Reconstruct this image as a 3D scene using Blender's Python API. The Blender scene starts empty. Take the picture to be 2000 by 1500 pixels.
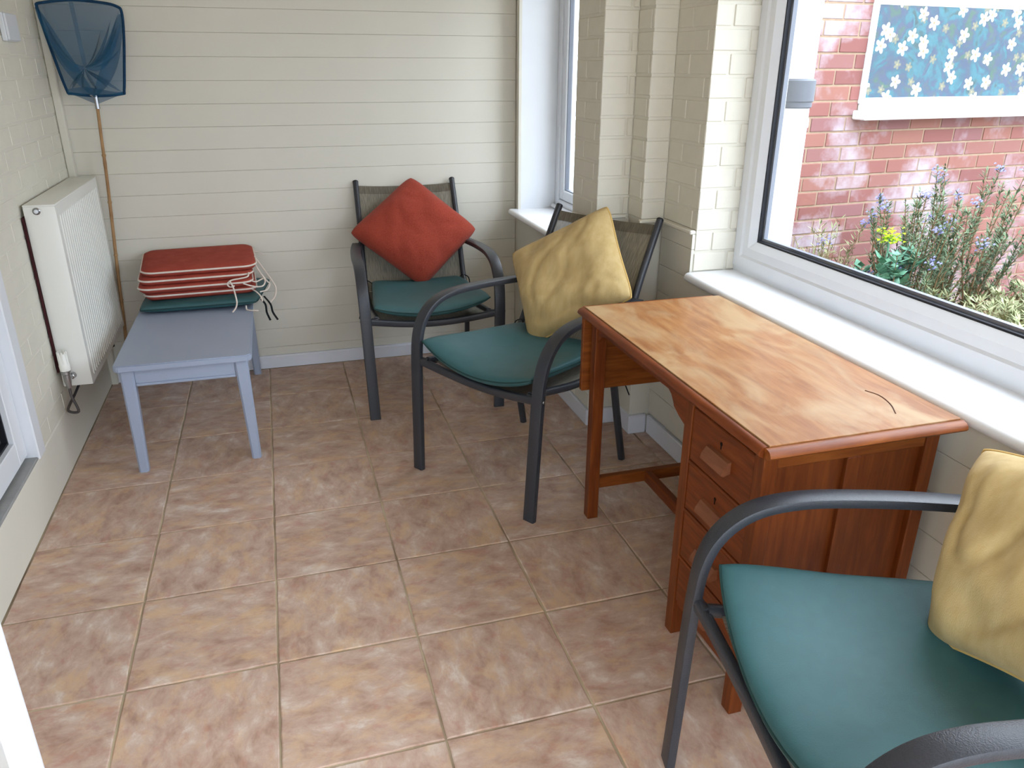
import bpy, bmesh, math, random
from mathutils import Vector, Matrix, noise
random.seed(7)
V = Vector
SC = bpy.context.scene
COL = SC.collection

# ------------------------------------------------------------------ camera
cd = bpy.data.cameras.new('camera'); cam = bpy.data.objects.new('camera', cd); COL.objects.link(cam)
cd.sensor_width = 36.0; cd.lens = 36.0*1519.66/2000.0; cd.clip_start = 0.03
r_ = V((0.95835783, -0.28554805, 0.00354721)); u_ = V((0.10554604, 0.36572146, 0.92472042)); f_ = V((0.26534940, 0.88583866, -0.38063049))
cam.matrix_world = Matrix(((r_.x, u_.x, -f_.x, 0.5001), (r_.y, u_.y, -f_.y, -3.6149), (r_.z, u_.z, -f_.z, 1.4763), (0, 0, 0, 1)))
SC.camera = cam
SC.cycles.max_bounces = 8; SC.cycles.diffuse_bounces = 4; SC.cycles.glossy_bounces = 3; SC.cycles.transparent_max_bounces = 12; SC.cycles.caustics_reflective = False; SC.cycles.caustics_refractive = False
# ------------------------------------------------------------------ sky, exposure
SKY = 7.5
wd = bpy.data.worlds.new('overcast_sky'); SC.world = wd; wd.use_nodes = True
bg = wd.node_tree.nodes['Background']; bg.inputs[0].default_value = (0.84, 0.95, 1.08, 1)
# standard overcast sky: luminance (1 + 2 sin elevation) / 3 of the zenith value, the same all round
_n = wd.node_tree.nodes; _l = wd.node_tree.links.new
_tc = _n.new('ShaderNodeTexCoord'); _sx = _n.new('ShaderNodeSeparateXYZ'); _l(_tc.outputs['Generated'], _sx.inputs[0])
_mx = _n.new('ShaderNodeMath'); _mx.operation = 'MAXIMUM'; _mx.inputs[1].default_value = 0.0; _l(_sx.outputs[2], _mx.inputs[0])
_ma = _n.new('ShaderNodeMath'); _ma.operation = 'MULTIPLY_ADD'; _ma.inputs[1].default_value = 2.0*SKY/3; _ma.inputs[2].default_value = SKY/3; _l(_mx.outputs[0], _ma.inputs[0]); _l(_ma.outputs[0], bg.inputs[1])
vs = SC.view_settings; vs.view_transform = 'Standard'; vs.look = 'None'; vs.gamma = 1.0; vs.use_curve_mapping = False; vs.exposure = 0.68

def portal(name, loc, rot, sx, sy):
    l = bpy.data.lights.new(name, 'AREA'); l.shape = 'RECTANGLE'; l.size = sx; l.size_y = sy; l.energy = 1.0
    l.cycles.is_portal = True
    o = bpy.data.objects.new(name, l); COL.objects.link(o); o.location = loc; o.rotation_euler = rot
    return o
H = math.pi/2
portal('skylight_portal', (2.32, -2.50, 1.45), (0, H, 0), 1.5, 2.9)
portal('skylight_portal', (2.02, -0.07, 1.45), (0, H, 0), 1.4, 0.8)
portal('skylight_portal', (0.78, -4.29, 1.0), (-H, 0, 0), 2.1, 1.95)

# ------------------------------------------------------------------ materials
def lin(c):
    return tuple(((x/255.0)/12.92 if x/255.0 <= 0.04045 else ((x/255.0+0.055)/1.055)**2.4) for x in c)
def mat(name, rgb, rough=0.5, spec=0.5, metal=0.0, var=0.0, vscale=8.0, rgb2=None, bump=0.0, bscale=200.0, sheen=0.0, stretch=None, coat=0.0, rnd=0.0):
    m = bpy.data.materials.new(name); m.use_nodes = True
    nt = m.node_tree; b = nt.nodes['Principled BSDF']
    c = lin(rgb)
    b.inputs['Base Color'].default_value = (*c, 1); b.inputs['Roughness'].default_value = rough
    b.inputs['Specular IOR Level'].default_value = spec; b.inputs['Metallic'].default_value = metal
    if sheen: b.inputs['Sheen Weight'].default_value = sheen
    if coat: b.inputs['Coat Weight'].default_value = coat; b.inputs['Coat Roughness'].default_value = 0.2
    tc = nt.nodes.new('ShaderNodeTexCoord'); vec = tc.outputs['Object']
    if stretch:
        mp = nt.nodes.new('ShaderNodeMapping'); mp.inputs['Scale'].default_value = stretch
        nt.links.new(vec, mp.inputs[0]); vec = mp.outputs[0]
    if var or rgb2:
        n = nt.nodes.new('ShaderNodeTexNoise'); n.inputs['Scale'].default_value = vscale; n.inputs['Detail'].default_value = 5
        nt.links.new(vec, n.inputs['Vector'])
        cr = nt.nodes.new('ShaderNodeValToRGB')
        c2 = lin(rgb2) if rgb2 else tuple(x*(1-var) for x in c); c1 = c if rgb2 else tuple(min(1, x*(1+var)) for x in c)
        cr.color_ramp.elements[0].position = 0.32; cr.color_ramp.elements[1].position = 0.68
        cr.color_ramp.elements[0].color = (*c2, 1); cr.color_ramp.elements[1].color = (*c1, 1)
        nt.links.new(n.outputs['Fac'], cr.inputs[0])
        out = cr.outputs[0]
        if rnd:
            oi = nt.nodes.new('ShaderNodeObjectInfo'); hs = nt.nodes.new('ShaderNodeHueSaturation')
            mr = nt.nodes.new('ShaderNodeMapRange'); mr.inputs[3].default_value = 1-rnd; mr.inputs[4].default_value = 1+rnd
            nt.links.new(oi.outputs['Random'], mr.inputs[0]); nt.links.new(mr.outputs[0], hs.inputs['Value']); nt.links.new(out, hs.inputs['Color']); out = hs.outputs[0]
        nt.links.new(out, b.inputs['Base Color'])
    if bump:
        n2 = nt.nodes.new('ShaderNodeTexNoise'); n2.inputs['Scale'].default_value = bscale; n2.inputs['Detail'].default_value = 3
        nt.links.new(vec, n2.inputs['Vector'])
        bp = nt.nodes.new('ShaderNodeBump'); bp.inputs['Strength'].default_value = bump; bp.inputs['Distance'].default_value = 0.003
        nt.links.new(n2.outputs['Fac'], bp.inputs['Height']); nt.links.new(bp.outputs[0], b.inputs['Normal'])
    return m

M = {}
M['plaster'] = mat('cream_plaster', (222, 218, 205), 0.75, 0.2, var=0.03, vscale=3, bump=0.15, bscale=60)
M['brickpaint'] = mat('painted_brick', (223, 219, 205), 0.6, 0.3, var=0.02, vscale=14, bump=0.3, bscale=45)
M['board'] = mat('painted_board', (221, 217, 204), 0.5, 0.35, var=0.015, vscale=4, bump=0.08, bscale=30)
M['pvc'] = mat('white_plastic_frame', (228, 231, 236), 0.35, 0.4, var=0.01)
M['sillwhite'] = mat('white_gloss_sill', (242, 243, 246), 0.3, 0.45, var=0.01)
M['skirt'] = mat('white_skirting_paint', (226, 229, 238), 0.4, 0.4, var=0.02)
M['gasket'] = mat('black_rubber_gasket', (22, 24, 32), 0.5, 0.3, var=0.05)
M['greyrubber'] = mat('grey_spacer', (120, 126, 138), 0.4, 0.4, var=0.03)
M['threshold'] = mat('grey_threshold', (150, 150, 148), 0.6, 0.3, var=0.08, vscale=20)
M['ceiling'] = mat('pale_pine_ceiling', (222, 204, 172), 0.7, 0.2, var=0.06, vscale=3, stretch=(1, 12, 1))
M['radiator'] = mat('cream_enamel', (236, 236, 230), 0.3, 0.45, var=0.01)
M['maroon'] = mat('dark_maroon', (62, 24, 28), 0.8, 0.2, var=0.2, vscale=30)
M['chrome'] = mat('dull_chrome', (170, 170, 172), 0.25, 0.5, metal=0.9, var=0.03)
M['pipe'] = mat('dark_copper_pipe', (92, 88, 90), 0.35, 0.5, metal=0.7, var=0.1)
M['frame'] = mat('charcoal_powdercoat', (50, 52, 58), 0.36, 0.5, var=0.12, vscale=240, bump=0.25, bscale=420)
M['screw'] = mat('steel_screw', (150, 150, 150), 0.3, 0.5, metal=0.9, var=0.02)
M['green'] = mat('teal_green_canvas', (46, 88, 91), 0.5, 0.5, var=0.05, vscale=30, bump=0.25, bscale=700, sheen=0.02)
M['greenpipe'] = mat('dark_green_piping', (34, 62, 60), 0.7, 0.3, var=0.05)
M['rust'] = mat('rust_red_weave', (170, 74, 56), 0.9, 0.15, rgb2=(146, 58, 44), vscale=260, bump=0.5, bscale=380, sheen=0.1)
M['red'] = mat('brick_red_canvas', (168, 76, 61), 0.85, 0.2, rgb2=(154, 65, 54), vscale=22, bump=0.25, bscale=600)
M['cord'] = mat('cream_cord', (228, 214, 202), 0.8, 0.2, var=0.04, vscale=60)
M['blacktie'] = mat('black_tie_ribbon', (24, 28, 30), 0.8, 0.2, var=0.1)
M['yellow'] = mat('mustard_gold_slub', (204, 178, 126), 0.75, 0.25, rgb2=(194, 165, 110), vscale=9, bump=0.35, bscale=160, sheen=0.08, stretch=(6, 6, 1))
M['yellowpipe'] = mat('gold_piping', (204, 170, 104), 0.75, 0.25, var=0.05, vscale=80)
M['tablegrey'] = mat('blue_grey_paint', (156, 166, 186), 0.42, 0.4, var=0.02, vscale=5)
M['bamboo'] = mat('bamboo_cane', (180, 142, 98), 0.5, 0.4, rgb2=(148, 110, 72), vscale=14)
M['netrim'] = mat('blue_net_binding', (28, 62, 92), 0.8, 0.2, var=0.15, vscale=80)
M['switch'] = mat('white_switch_plastic', (218, 222, 228), 0.4, 0.4, var=0.01)
M['downpipe'] = mat('white_soil_pipe', (236, 238, 242), 0.4, 0.4, var=0.01)
M['coupling'] = mat('grey_pipe_coupling', (92, 96, 104), 0.5, 0.4, var=0.04)
M['mortar'] = mat('sandy_mortar', (150, 128, 108), 0.9, 0.1, var=0.12, vscale=40)
M['soil'] = mat('garden_soil', (112, 88, 64), 0.95, 0.1, rgb2=(84, 66, 48), vscale=12, bump=0.6, bscale=40)
M['paving'] = mat('pale_paving', (176, 170, 160), 0.9, 0.1, var=0.08, vscale=3)
M['scorch'] = mat('brown_scorch_mark', (88, 52, 34), 0.6, 0.2, var=0.2, vscale=40)
M['keyhole'] = mat('dark_keyhole', (22, 12, 8), 0.7, 0.2, var=0.05)
M['stem'] = mat('woody_stem', (120, 96, 70), 0.9, 0.1, var=0.15, vscale=40)
M['leafrose'] = mat('grey_green_needle', (108, 124, 94), 0.7, 0.2, rgb2=(76, 96, 70), vscale=25)
M['leafblue'] = mat('blue_green_leaf', (108, 150, 128), 0.6, 0.3, rgb2=(58, 104, 74), vscale=30)
M['lime'] = mat('lime_yellow_flower', (150, 184, 24), 0.7, 0.2, var=0.1, vscale=60)
M['mauve'] = mat('pale_mauve_flower', (124, 124, 166), 0.7, 0.2, var=0.08, vscale=60)
M['straw'] = mat('pale_straw_grass', (156, 154, 120), 0.8, 0.2, rgb2=(112, 124, 84), vscale=18)

def floor_tile_material():
    m = bpy.data.materials.new('mottled_terracotta_tile'); m.use_nodes = True; nt = m.node_tree; b = nt.nodes['Principled BSDF']
    L = nt.links.new; N = nt.nodes.new
    tc = N('ShaderNodeTexCoord'); oi = N('ShaderNodeObjectInfo')
    mul = N('ShaderNodeMath'); mul.operation = 'MULTIPLY'; mul.inputs[1].default_value = 53.0; L(oi.outputs['Random'], mul.inputs[0])
    cmb = N('ShaderNodeCombineXYZ'); L(mul.outputs[0], cmb.inputs[0]); L(mul.outputs[0], cmb.inputs[2])
    add = N('ShaderNodeVectorMath'); add.operation = 'ADD'; L(tc.outputs['Object'], add.inputs[0]); L(cmb.outputs[0], add.inputs[1])
    mp = N('ShaderNodeMapping'); mp.inputs['Rotation'].default_value = (0, 0, 0.5); mp.inputs['Scale'].default_value = (0.8, 1.25, 1); L(add.outputs[0], mp.inputs[0])
    def nz(s, d, rough=0.6, off=0, dist=0.6):
        n = N('ShaderNodeTexNoise'); n.inputs['Scale'].default_value = s; n.inputs['Detail'].default_value = d; n.inputs['Roughness'].default_value = rough; n.inputs['Distortion'].default_value = dist
        o = N('ShaderNodeVectorMath'); o.operation = 'ADD'; o.inputs[1].default_value = (off, off*1.7, 0); L(mp.outputs[0], o.inputs[0]); L(o.outputs[0], n.inputs['Vector']); return n
    def ramp(n, stops):
        r = N('ShaderNodeValToRGB'); e = r.color_ramp.elements
        while len(e) < len(stops): e.new(0.5)
        for k, (p, c) in enumerate(stops): e[k].position = p; e[k].color = (*lin(c), 1)
        L(n.outputs['Fac'], r.inputs[0]); return r
    base = ramp(nz(14, 6, 0.65, 0, 0.3), [(0.30, (164, 130, 112)), (0.44, (185, 155, 137)), (0.56, (198, 171, 154)), (0.70, (218, 203, 190))])
    och = N('ShaderNodeMix'); och.data_type = 'RGBA'; och.inputs[7].default_value = (*lin((210, 174, 136)), 1)
    f1 = N('ShaderNodeMapRange'); f1.inputs[1].default_value = 0.5; f1.inputs[2].default_value = 0.68; f1.inputs[4].default_value = 0.78
    L(nz(11, 5, 0.65, 11, 0.3).outputs['Fac'], f1.inputs[0]); L(f1.outputs[0], och.inputs[0]); L(base.outputs[0], och.inputs[6])
    pk = N('ShaderNodeMix'); pk.data_type = 'RGBA'; pk.inputs[7].default_value = (*lin((184, 130, 112)), 1)
    f2 = N('ShaderNodeMapRange'); f2.inputs[1].default_value = 0.53; f2.inputs[2].default_value = 0.72; f2.inputs[4].default_value = 0.65
    L(nz(20, 6, 0.7, 23, 0.3).outputs['Fac'], f2.inputs[0]); L(f2.outputs[0], pk.inputs[0]); L(och.outputs[2], pk.inputs[6])
    L(pk.outputs[2], b.inputs['Base Color'])
    b.inputs['Roughness'].default_value = 0.42; b.inputs['Specular IOR Level'].default_value = 0.4
    bp = N('ShaderNodeBump'); bp.inputs['Strength'].default_value = 0.25; bp.inputs['Distance'].default_value = 0.004
    L(nz(16, 4, 0.5, 5).outputs['Fac'], bp.inputs['Height']); L(bp.outputs[0], b.inputs['Normal'])
    return m
M['tile'] = floor_tile_material()
M['grout'] = mat('sandy_grout', (204, 188, 158), 0.9, 0.1, rgb2=(140, 120, 98), vscale=3.2)

def wood(name, c1, c2, c3, grain, worn=0.0, rough=0.42):
    m = bpy.data.materials.new(name); m.use_nodes = True; nt = m.node_tree; b = nt.nodes['Principled BSDF']; L = nt.links.new; N = nt.nodes.new
    tc = N('ShaderNodeTexCoord'); mp = N('ShaderNodeMapping'); mp.inputs['Scale'].default_value = grain; L(tc.outputs['Object'], mp.inputs[0])
    n = N('ShaderNodeTexNoise'); n.inputs['Scale'].default_value = 5; n.inputs['Detail'].default_value = 7; n.inputs['Roughness'].default_value = 0.6; n.inputs['Distortion'].default_value = 0.4; L(mp.outputs[0], n.inputs['Vector'])
    r = N('ShaderNodeValToRGB'); e = r.color_ramp.elements; e.new(0.5)
    for k, (p, c) in enumerate([(0.3, c1), (0.5, c2), (0.72, c3)]): e[k].position = p; e[k].color = (*lin(c), 1)
    L(n.outputs['Fac'], r.inputs[0]); out = r.outputs[0]
    if worn:
        mw = N('ShaderNodeMapping'); mw.inputs['Scale'].default_value = (5.5, 2.6, 4); mw.inputs['Location'].default_value = (0.35, 0.2, 0); L(tc.outputs['Object'], mw.inputs[0])
        w = N('ShaderNodeTexNoise'); w.inputs['Scale'].default_value = 1.3; w.inputs['Detail'].default_value = 5; w.inputs['Distortion'].default_value = 1.1; L(mw.outputs[0], w.inputs['Vector'])
        mr = N('ShaderNodeMapRange'); mr.inputs[1].default_value = 0.44; mr.inputs[2].default_value = 0.66; mr.inputs[4].default_value = worn; L(w.outputs['Fac'], mr.inputs[0])
        mx = N('ShaderNodeMix'); mx.data_type = 'RGBA'; mx.inputs[7].default_value = (*lin((178, 150, 112)), 1); L(mr.outputs[0], mx.inputs[0]); L(out, mx.inputs[6]); out = mx.outputs[2]
    L(out, b.inputs['Base Color']); b.inputs['Roughness'].default_value = rough; b.inputs['Specular IOR Level'].default_value = 0.3
    return m
M['woodtop'] = wood('worn_golden_wood_top', (134, 84, 46), (153, 103, 60), (168, 120, 74), (9, 1.2, 6), worn=0.75, rough=0.36)
M['woodv'] = wood('reddish_brown_wood_upright', (90, 40, 13), (108, 51, 17), (126, 65, 24), (14, 14, 1.2), rough=0.4)
M['woody'] = wood('reddish_brown_wood_along', (92, 40, 14), (112, 52, 18), (130, 66, 26), (14, 1.4, 14), rough=0.4)
M['woodx'] = wood('reddish_brown_wood_across', (106, 50, 16), (126, 65, 22), (146, 82, 32), (1.4, 14, 14), rough=0.4)
M['handle'] = wood('pale_brown_wood_pull', (116, 66, 44), (128, 78, 52), (138, 88, 60), (14, 2, 14), rough=0.4)

def see_through(name, rgb, opaque, weave=0.0, rough=0.9):
    m = bpy.data.materials.new(name); m.use_nodes = True; nt = m.node_tree; L = nt.links.new; N = nt.nodes.new
    b = nt.nodes['Principled BSDF']; b.inputs['Base Color'].default_value = (*lin(rgb), 1); b.inputs['Roughness'].default_value = rough; b.inputs['Specular IOR Level'].default_value = 0.2
    out = nt.nodes['Material Output']; tr = N('ShaderNodeBsdfTransparent'); mx = N('ShaderNodeMixShader'); mx.inputs[0].default_value = opaque
    L(tr.outputs[0], mx.inputs[1]); L(b.outputs[0], mx.inputs[2]); L(mx.outputs[0], out.inputs[0])
    if weave:
        tc = N('ShaderNodeTexCoord')
        n = N('ShaderNodeTexNoise'); n.inputs['Scale'].default_value = weave; n.inputs['Detail'].default_value = 3; L(tc.outputs['Object'], n.inputs['Vector'])
        mp = N('ShaderNodeMapping'); mp.inputs['Scale'].default_value = (1, 0.06, 0.06); L(tc.outputs['Object'], mp.inputs[0]); L(mp.outputs[0], n.inputs['Vector'])
        r = N('ShaderNodeValToRGB'); c = lin(rgb); r.color_ramp.elements[0].position = 0.35; r.color_ramp.elements[1].position = 0.65
        r.color_ramp.elements[0].color = (*[x*0.72 for x in c], 1); r.color_ramp.elements[1].color = (*[x*1.25 for x in c], 1)
        L(n.outputs['Fac'], r.inputs[0]); L(r.outputs[0], b.inputs['Base Color'])
    return m
M['sling'] = see_through('taupe_mesh_sling', (140, 134, 120), 0.9, weave=420)
M['hem'] = see_through('taupe_sling_hem', (112, 105, 92), 0.97, weave=420)
M['netfold'] = see_through('gathered_net_mesh', (38, 92, 128), 0.6)
M['net'] = see_through('blue_fishing_net_mesh', (46, 104, 142), 0.36)
def glass():
    m = bpy.data.materials.new('window_glass'); m.use_nodes = True; nt = m.node_tree; nt.nodes.clear(); N = nt.nodes.new; L = nt.links.new
    out = N('ShaderNodeOutputMaterial'); tr = N('ShaderNodeBsdfTransparent'); gl = N('ShaderNodeBsdfGlossy'); gl.inputs['Roughness'].default_value = 0.02
    lw = N('ShaderNodeLayerWeight'); lw.inputs['Blend'].default_value = 0.5; mx = N('ShaderNodeMixShader')
    pw = N('ShaderNodeMath'); pw.operation = 'POWER'; pw.inputs[1].default_value = 5.0; L(lw.outputs['Facing'], pw.inputs[0])
    fr = N('ShaderNodeMapRange'); fr.inputs[3].default_value = 0.03; fr.inputs[4].default_value = 0.7; L(pw.outputs[0], fr.inputs[0])
    L(fr.outputs[0], mx.inputs[0]); L(tr.outputs[0], mx.inputs[1]); L(gl.outputs[0], mx.inputs[2]); L(mx.outputs[0], out.inputs[0])
    return m
M['glass'] = glass()

def outside_brick():
    m = bpy.data.materials.new('red_facing_brick'); m.use_nodes = True; nt = m.node_tree; b = nt.nodes['Principled BSDF']; L = nt.links.new; N = nt.nodes.new
    tc = N('ShaderNodeTexCoord'); oi = N('ShaderNodeObjectInfo'); geo = N('ShaderNodeNewGeometry')
    r = N('ShaderNodeValToRGB'); e = r.color_ramp.elements; e.new(0.4); e.new(0.75)
    for k, (p, c) in enumerate([(0, (116, 70, 66)), (0.35, (126, 76, 70)), (0.7, (134, 88, 76)), (1, (122, 80, 80))]): e[k].position = p; e[k].color = (*lin(c), 1)
    L(oi.outputs['Random'], r.inputs[0])
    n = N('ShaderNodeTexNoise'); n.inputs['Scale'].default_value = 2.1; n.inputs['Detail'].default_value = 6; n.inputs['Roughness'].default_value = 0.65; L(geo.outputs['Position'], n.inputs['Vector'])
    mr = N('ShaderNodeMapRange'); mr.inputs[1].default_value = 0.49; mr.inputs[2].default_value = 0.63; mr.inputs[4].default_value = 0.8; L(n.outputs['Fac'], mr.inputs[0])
    mx = N('ShaderNodeMix'); mx.data_type = 'RGBA'; mx.inputs[7].default_value = (*lin((168, 160, 168)), 1); L(mr.outputs[0], mx.inputs[0]); L(r.outputs[0], mx.inputs[6])  # whitish patches, widened so the brick colour carries window-glare haze
    L(mx.outputs[2], b.inputs['Base Color']); b.inputs['Roughness'].default_value = 0.85
    return m
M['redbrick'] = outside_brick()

def blind_material():
    m = bpy.data.materials.new('blue_floral_blind_print'); m.use_nodes = True; nt = m.node_tree; b = nt.nodes['Principled BSDF']; L = nt.links.new; N = nt.nodes.new
    def math_(op, a, b_=None):
        n = N('ShaderNodeMath'); n.operation = op
        for k, x in enumerate((a, b_)):
            if x is None: continue
            if isinstance(x, (int, float)): n.inputs[k].default_value = x
            else: L(x, n.inputs[k])
        return n.outputs[0]
    tc = N('ShaderNodeTexCoord'); sx = N('ShaderNodeSeparateXYZ'); L(tc.outputs['Object'], sx.inputs[0])
    cm = N('ShaderNodeCombineXYZ'); L(sx.outputs[0], cm.inputs[0]); L(sx.outputs[2], cm.inputs[1])
    n = N('ShaderNodeTexNoise'); n.inputs['Scale'].default_value = 7; n.inputs['Detail'].default_value = 6; n.inputs['Roughness'].default_value = 0.7; n.inputs['Distortion'].default_value = 1.2; L(cm.outputs[0], n.inputs['Vector'])
    r = N('ShaderNodeValToRGB'); e = r.color_ramp.elements; e.new(0.4); e.new(0.6); e.new(0.55)
    for k, (p, c) in enumerate([(0.36, (14, 56, 60)), (0.44, (30, 100, 112)), (0.5, (18, 64, 82)), (0.55, (48, 56, 88)), (0.63, (42, 80, 62))]): e[k].position = p; e[k].color = (*lin(c), 1)
    L(n.outputs['Fac'], r.inputs[0]); colr = r.outputs[0]
    def flowers(scale, R, off, rgb, colr):
        o = N('ShaderNodeVectorMath'); o.operation = 'ADD'; o.inputs[1].default_value = (off, off*0.37, 0); L(cm.outputs[0], o.inputs[0])
        s = N('ShaderNodeVectorMath'); s.operation = 'SCALE'; s.inputs['Scale'].default_value = scale; L(o.outputs[0], s.inputs[0])
        vo = N('ShaderNodeTexVoronoi'); vo.voronoi_dimensions = '2D'; vo.inputs['Scale'].default_value = 1.0; vo.inputs['Randomness'].default_value = 0.8; L(s.outputs[0], vo.inputs['Vector'])
        d = N('ShaderNodeVectorMath'); d.operation = 'SUBTRACT'; L(s.outputs[0], d.inputs[0]); L(vo.outputs['Position'], d.inputs[1])
        q = N('ShaderNodeSeparateXYZ'); L(d.outputs[0], q.inputs[0])
        ang = math_('ADD', math_('ARCTAN2', q.outputs[1], q.outputs[0]), math_('MULTIPLY', q.outputs[2], 1.0))
        pet = math_('ADD', math_('MULTIPLY', math_('ABSOLUTE', math_('COSINE', math_('MULTIPLY', ang, 2.5))), 0.6), 0.42)
        rad = math_('DIVIDE', vo.outputs['Distance'], pet)
        f = math_('LESS_THAN', rad, R)
        mx = N('ShaderNodeMix'); mx.data_type = 'RGBA'; mx.inputs[7].default_value = (*lin(rgb), 1); L(f, mx.inputs[0]); L(colr, mx.inputs[6])
        f2 = math_('LESS_THAN', vo.outputs['Distance'], R*0.2)
        my = N('ShaderNodeMix'); my.data_type = 'RGBA'; my.inputs[7].default_value = (*lin((140, 126, 88)), 1); L(f2, my.inputs[0]); L(mx.outputs[2], my.inputs[6])
        return my.outputs[2]
    colr = flowers(7.0, 0.17, 7.3, (104, 104, 84), colr)
    colr = flowers(5.6, 0.21, 0.0, (176, 180, 180), colr)
    colr = flowers(4.6, 0.16, 3.1, (186, 188, 186), colr)
    L(colr, b.inputs['Base Color']); b.inputs['Roughness'].default_value = 0.9
    return m
M['blind'] = blind_material()

# ------------------------------------------------------------------ mesh helpers
class MB:
    def __init__(s): s.bm = bmesh.new()
    def box(s, a, b, bev=0.0, seg=1):
        r = bmesh.ops.create_cube(s.bm, size=1.0); vs = r['verts']
        c = [(a[i]+b[i])/2 for i in range(3)]; d = [abs(b[i]-a[i]) for i in range(3)]
        for v in vs: v.co = V((c[0]+v.co.x*d[0], c[1]+v.co.y*d[1], c[2]+v.co.z*d[2]))
        if bev:
            es = list({e for v in vs for e in v.link_edges})
            bmesh.ops.bevel(s.bm, geom=es, offset=bev, segments=seg, affect='EDGES', profile=0.5)
        return s
    def sweep(s, path, section, ref=(1, 0, 0), cap=True, scale=None, closed=False):
        path = [V(p) for p in path]; n = len(path); rings = []; ref = V(ref)
        for i, p in enumerate(path):
            if closed: t = path[(i+1) % n]-path[i-1]
            else: t = path[min(i+1, n-1)]-path[max(i-1, 0)]
            t.normalize()
            a = ref-t*ref.dot(t)
            if a.length < 1e-4: a = t.orthogonal()
            a.normalize(); b = t.cross(a); k = scale[i] if scale else 1.0
            rings.append([s.bm.verts.new(p+a*(x*k)+b*(y*k)) for x, y in section])
        m = len(section)
        for i in range(n if closed else n-1):
            A, B = rings[i], rings[(i+1) % n]
            for j in range(m): s.bm.faces.new((A[j], A[(j+1) % m], B[(j+1) % m], B[j]))
        if cap and not closed:
            s.bm.faces.new(list(reversed(rings[0]))); s.bm.faces.new(rings[-1])
        return s
    def tube(s, path, r, seg=8, closed=False, scale=None):
        path = [V(p) for p in path]; d = path[-1]-path[0]
        ref = (1, 0, 0) if abs(d.x) < 0.8*d.length else (0, 0, 1)
        if closed:
            nn = V()
            for p, q in zip(path, path[1:]+path[:1]): nn += p.cross(q)
            ref = nn.normalized()
        return s.sweep(path, [(r*math.cos(2*math.pi*k/seg), r*math.sin(2*math.pi*k/seg)) for k in range(seg)], ref, True, scale, closed)
    def prism(s, pts, d):
        # polygon pts (3D) extruded by vector d
        d = V(d); A = [s.bm.verts.new(V(p)) for p in pts]; B = [s.bm.verts.new(V(p)+d) for p in pts]; n = len(pts)
        s.bm.faces.new(A); s.bm.faces.new(list(reversed(B)))
        for i in range(n): s.bm.faces.new((A[i], B[i], B[(i+1) % n], A[(i+1) % n]))
        return s
    def lathe(s, prof, origin=(0, 0, 0), axis=(0, 0, 1), seg=20):
        ax = V(axis).normalized(); a = ax.orthogonal().normalized(); b = ax.cross(a); o = V(origin); rings = []
        for r, h in prof: rings.append([s.bm.verts.new(o+ax*h+(a*math.cos(2*math.pi*k/seg)+b*math.sin(2*math.pi*k/seg))*max(r, 1e-5)) for k in range(seg)])
        for A, B in zip(rings, rings[1:]):
            for j in range(seg): s.bm.faces.new((A[j], A[(j+1) % seg], B[(j+1) % seg], B[j]))
        s.bm.faces.new(list(reversed(rings[0]))); s.bm.faces.new(rings[-1])
        return s
    def grid(s, P, closed_u=False):
        nu, nv = len(P), len(P[0]); R = [[s.bm.verts.new(V(p)) for p in row] for row in P]
        for i in range(nu if closed_u else nu-1):
            for j in range(nv-1): s.bm.faces.new((R[i][j], R[(i+1) % nu][j], R[(i+1) % nu][j+1], R[i][j+1]))
        return R
    def mesh(s, name, smooth=False, off=None):
        if off is not None:
            for v in s.bm.verts: v.co -= V(off)
        bmesh.ops.recalc_face_normals(s.bm, faces=s.bm.faces)
        me = bpy.data.meshes.new(name); s.bm.to_mesh(me); s.bm.free()
        if smooth:
            me.polygons.foreach_set('use_smooth', [True]*len(me.polygons))
            if smooth != 'all': 
                try: me.set_sharp_from_angle(angle=math.radians(40))
                except Exception: pass
        return me

def link(name, me, m, parent=None, loc=None, kind=None):
    o = bpy.data.objects.new(name, me); COL.objects.link(o)
    if m is not None and me is not None and len(me.materials) == 0: me.materials.append(M[m])
    if parent is not None: o.parent = parent
    if loc is not None: o.location = loc
    if kind: o['kind'] = kind
    return o
def tag(o, label, cat, group=None, kind=None):
    o['label'] = label; o['category'] = cat
    if group: o['group'] = group
    if kind: o['kind'] = kind
    return o
def thing(name, label, cat, loc=(0, 0, 0), rz=0.0, group=None):
    o = bpy.data.objects.new(name, None); COL.objects.link(o); o.location = loc; o.rotation_euler = (0, 0, rz); o.empty_display_size = 0.1
    return tag(o, label, cat, group)
def setting(name, label, loc=(0, 0, 0)):
    o = bpy.data.objects.new(name, None); COL.objects.link(o); o.location = loc; o['kind'] = 'structure'; o['label'] = label; o.empty_display_size = 0.1
    return o
def part(name, mb, m, parent, smooth=False, off=None):
    return link(name, mb.mesh(name, smooth, off), m, parent)
def box(name, a, b, m, parent=None, bev=0.0, seg=1, off=None, kind=None, label=None):
    o = link(name, MB().box(a, b, bev, seg).mesh(name, seg > 1, off), m, parent)
    if kind: o['kind'] = kind
    if label: o['label'] = label
    return o
def smoothpath(pts, n=6):
    P = [V(p) for p in pts]; P = [P[0]*2-P[1]]+P+[P[-1]*2-P[-2]]; out = []
    for i in range(1, len(P)-2):
        for k in range(n):
            t = k/n; a, b, c, d = P[i-1], P[i], P[i+1], P[i+2]
            out.append(0.5*((2*b)+(c-a)*t+(2*a-5*b+4*c-d)*t*t+(3*b-a-3*c+d)*t**3))
    out.append(P[-2].copy()); return out
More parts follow.
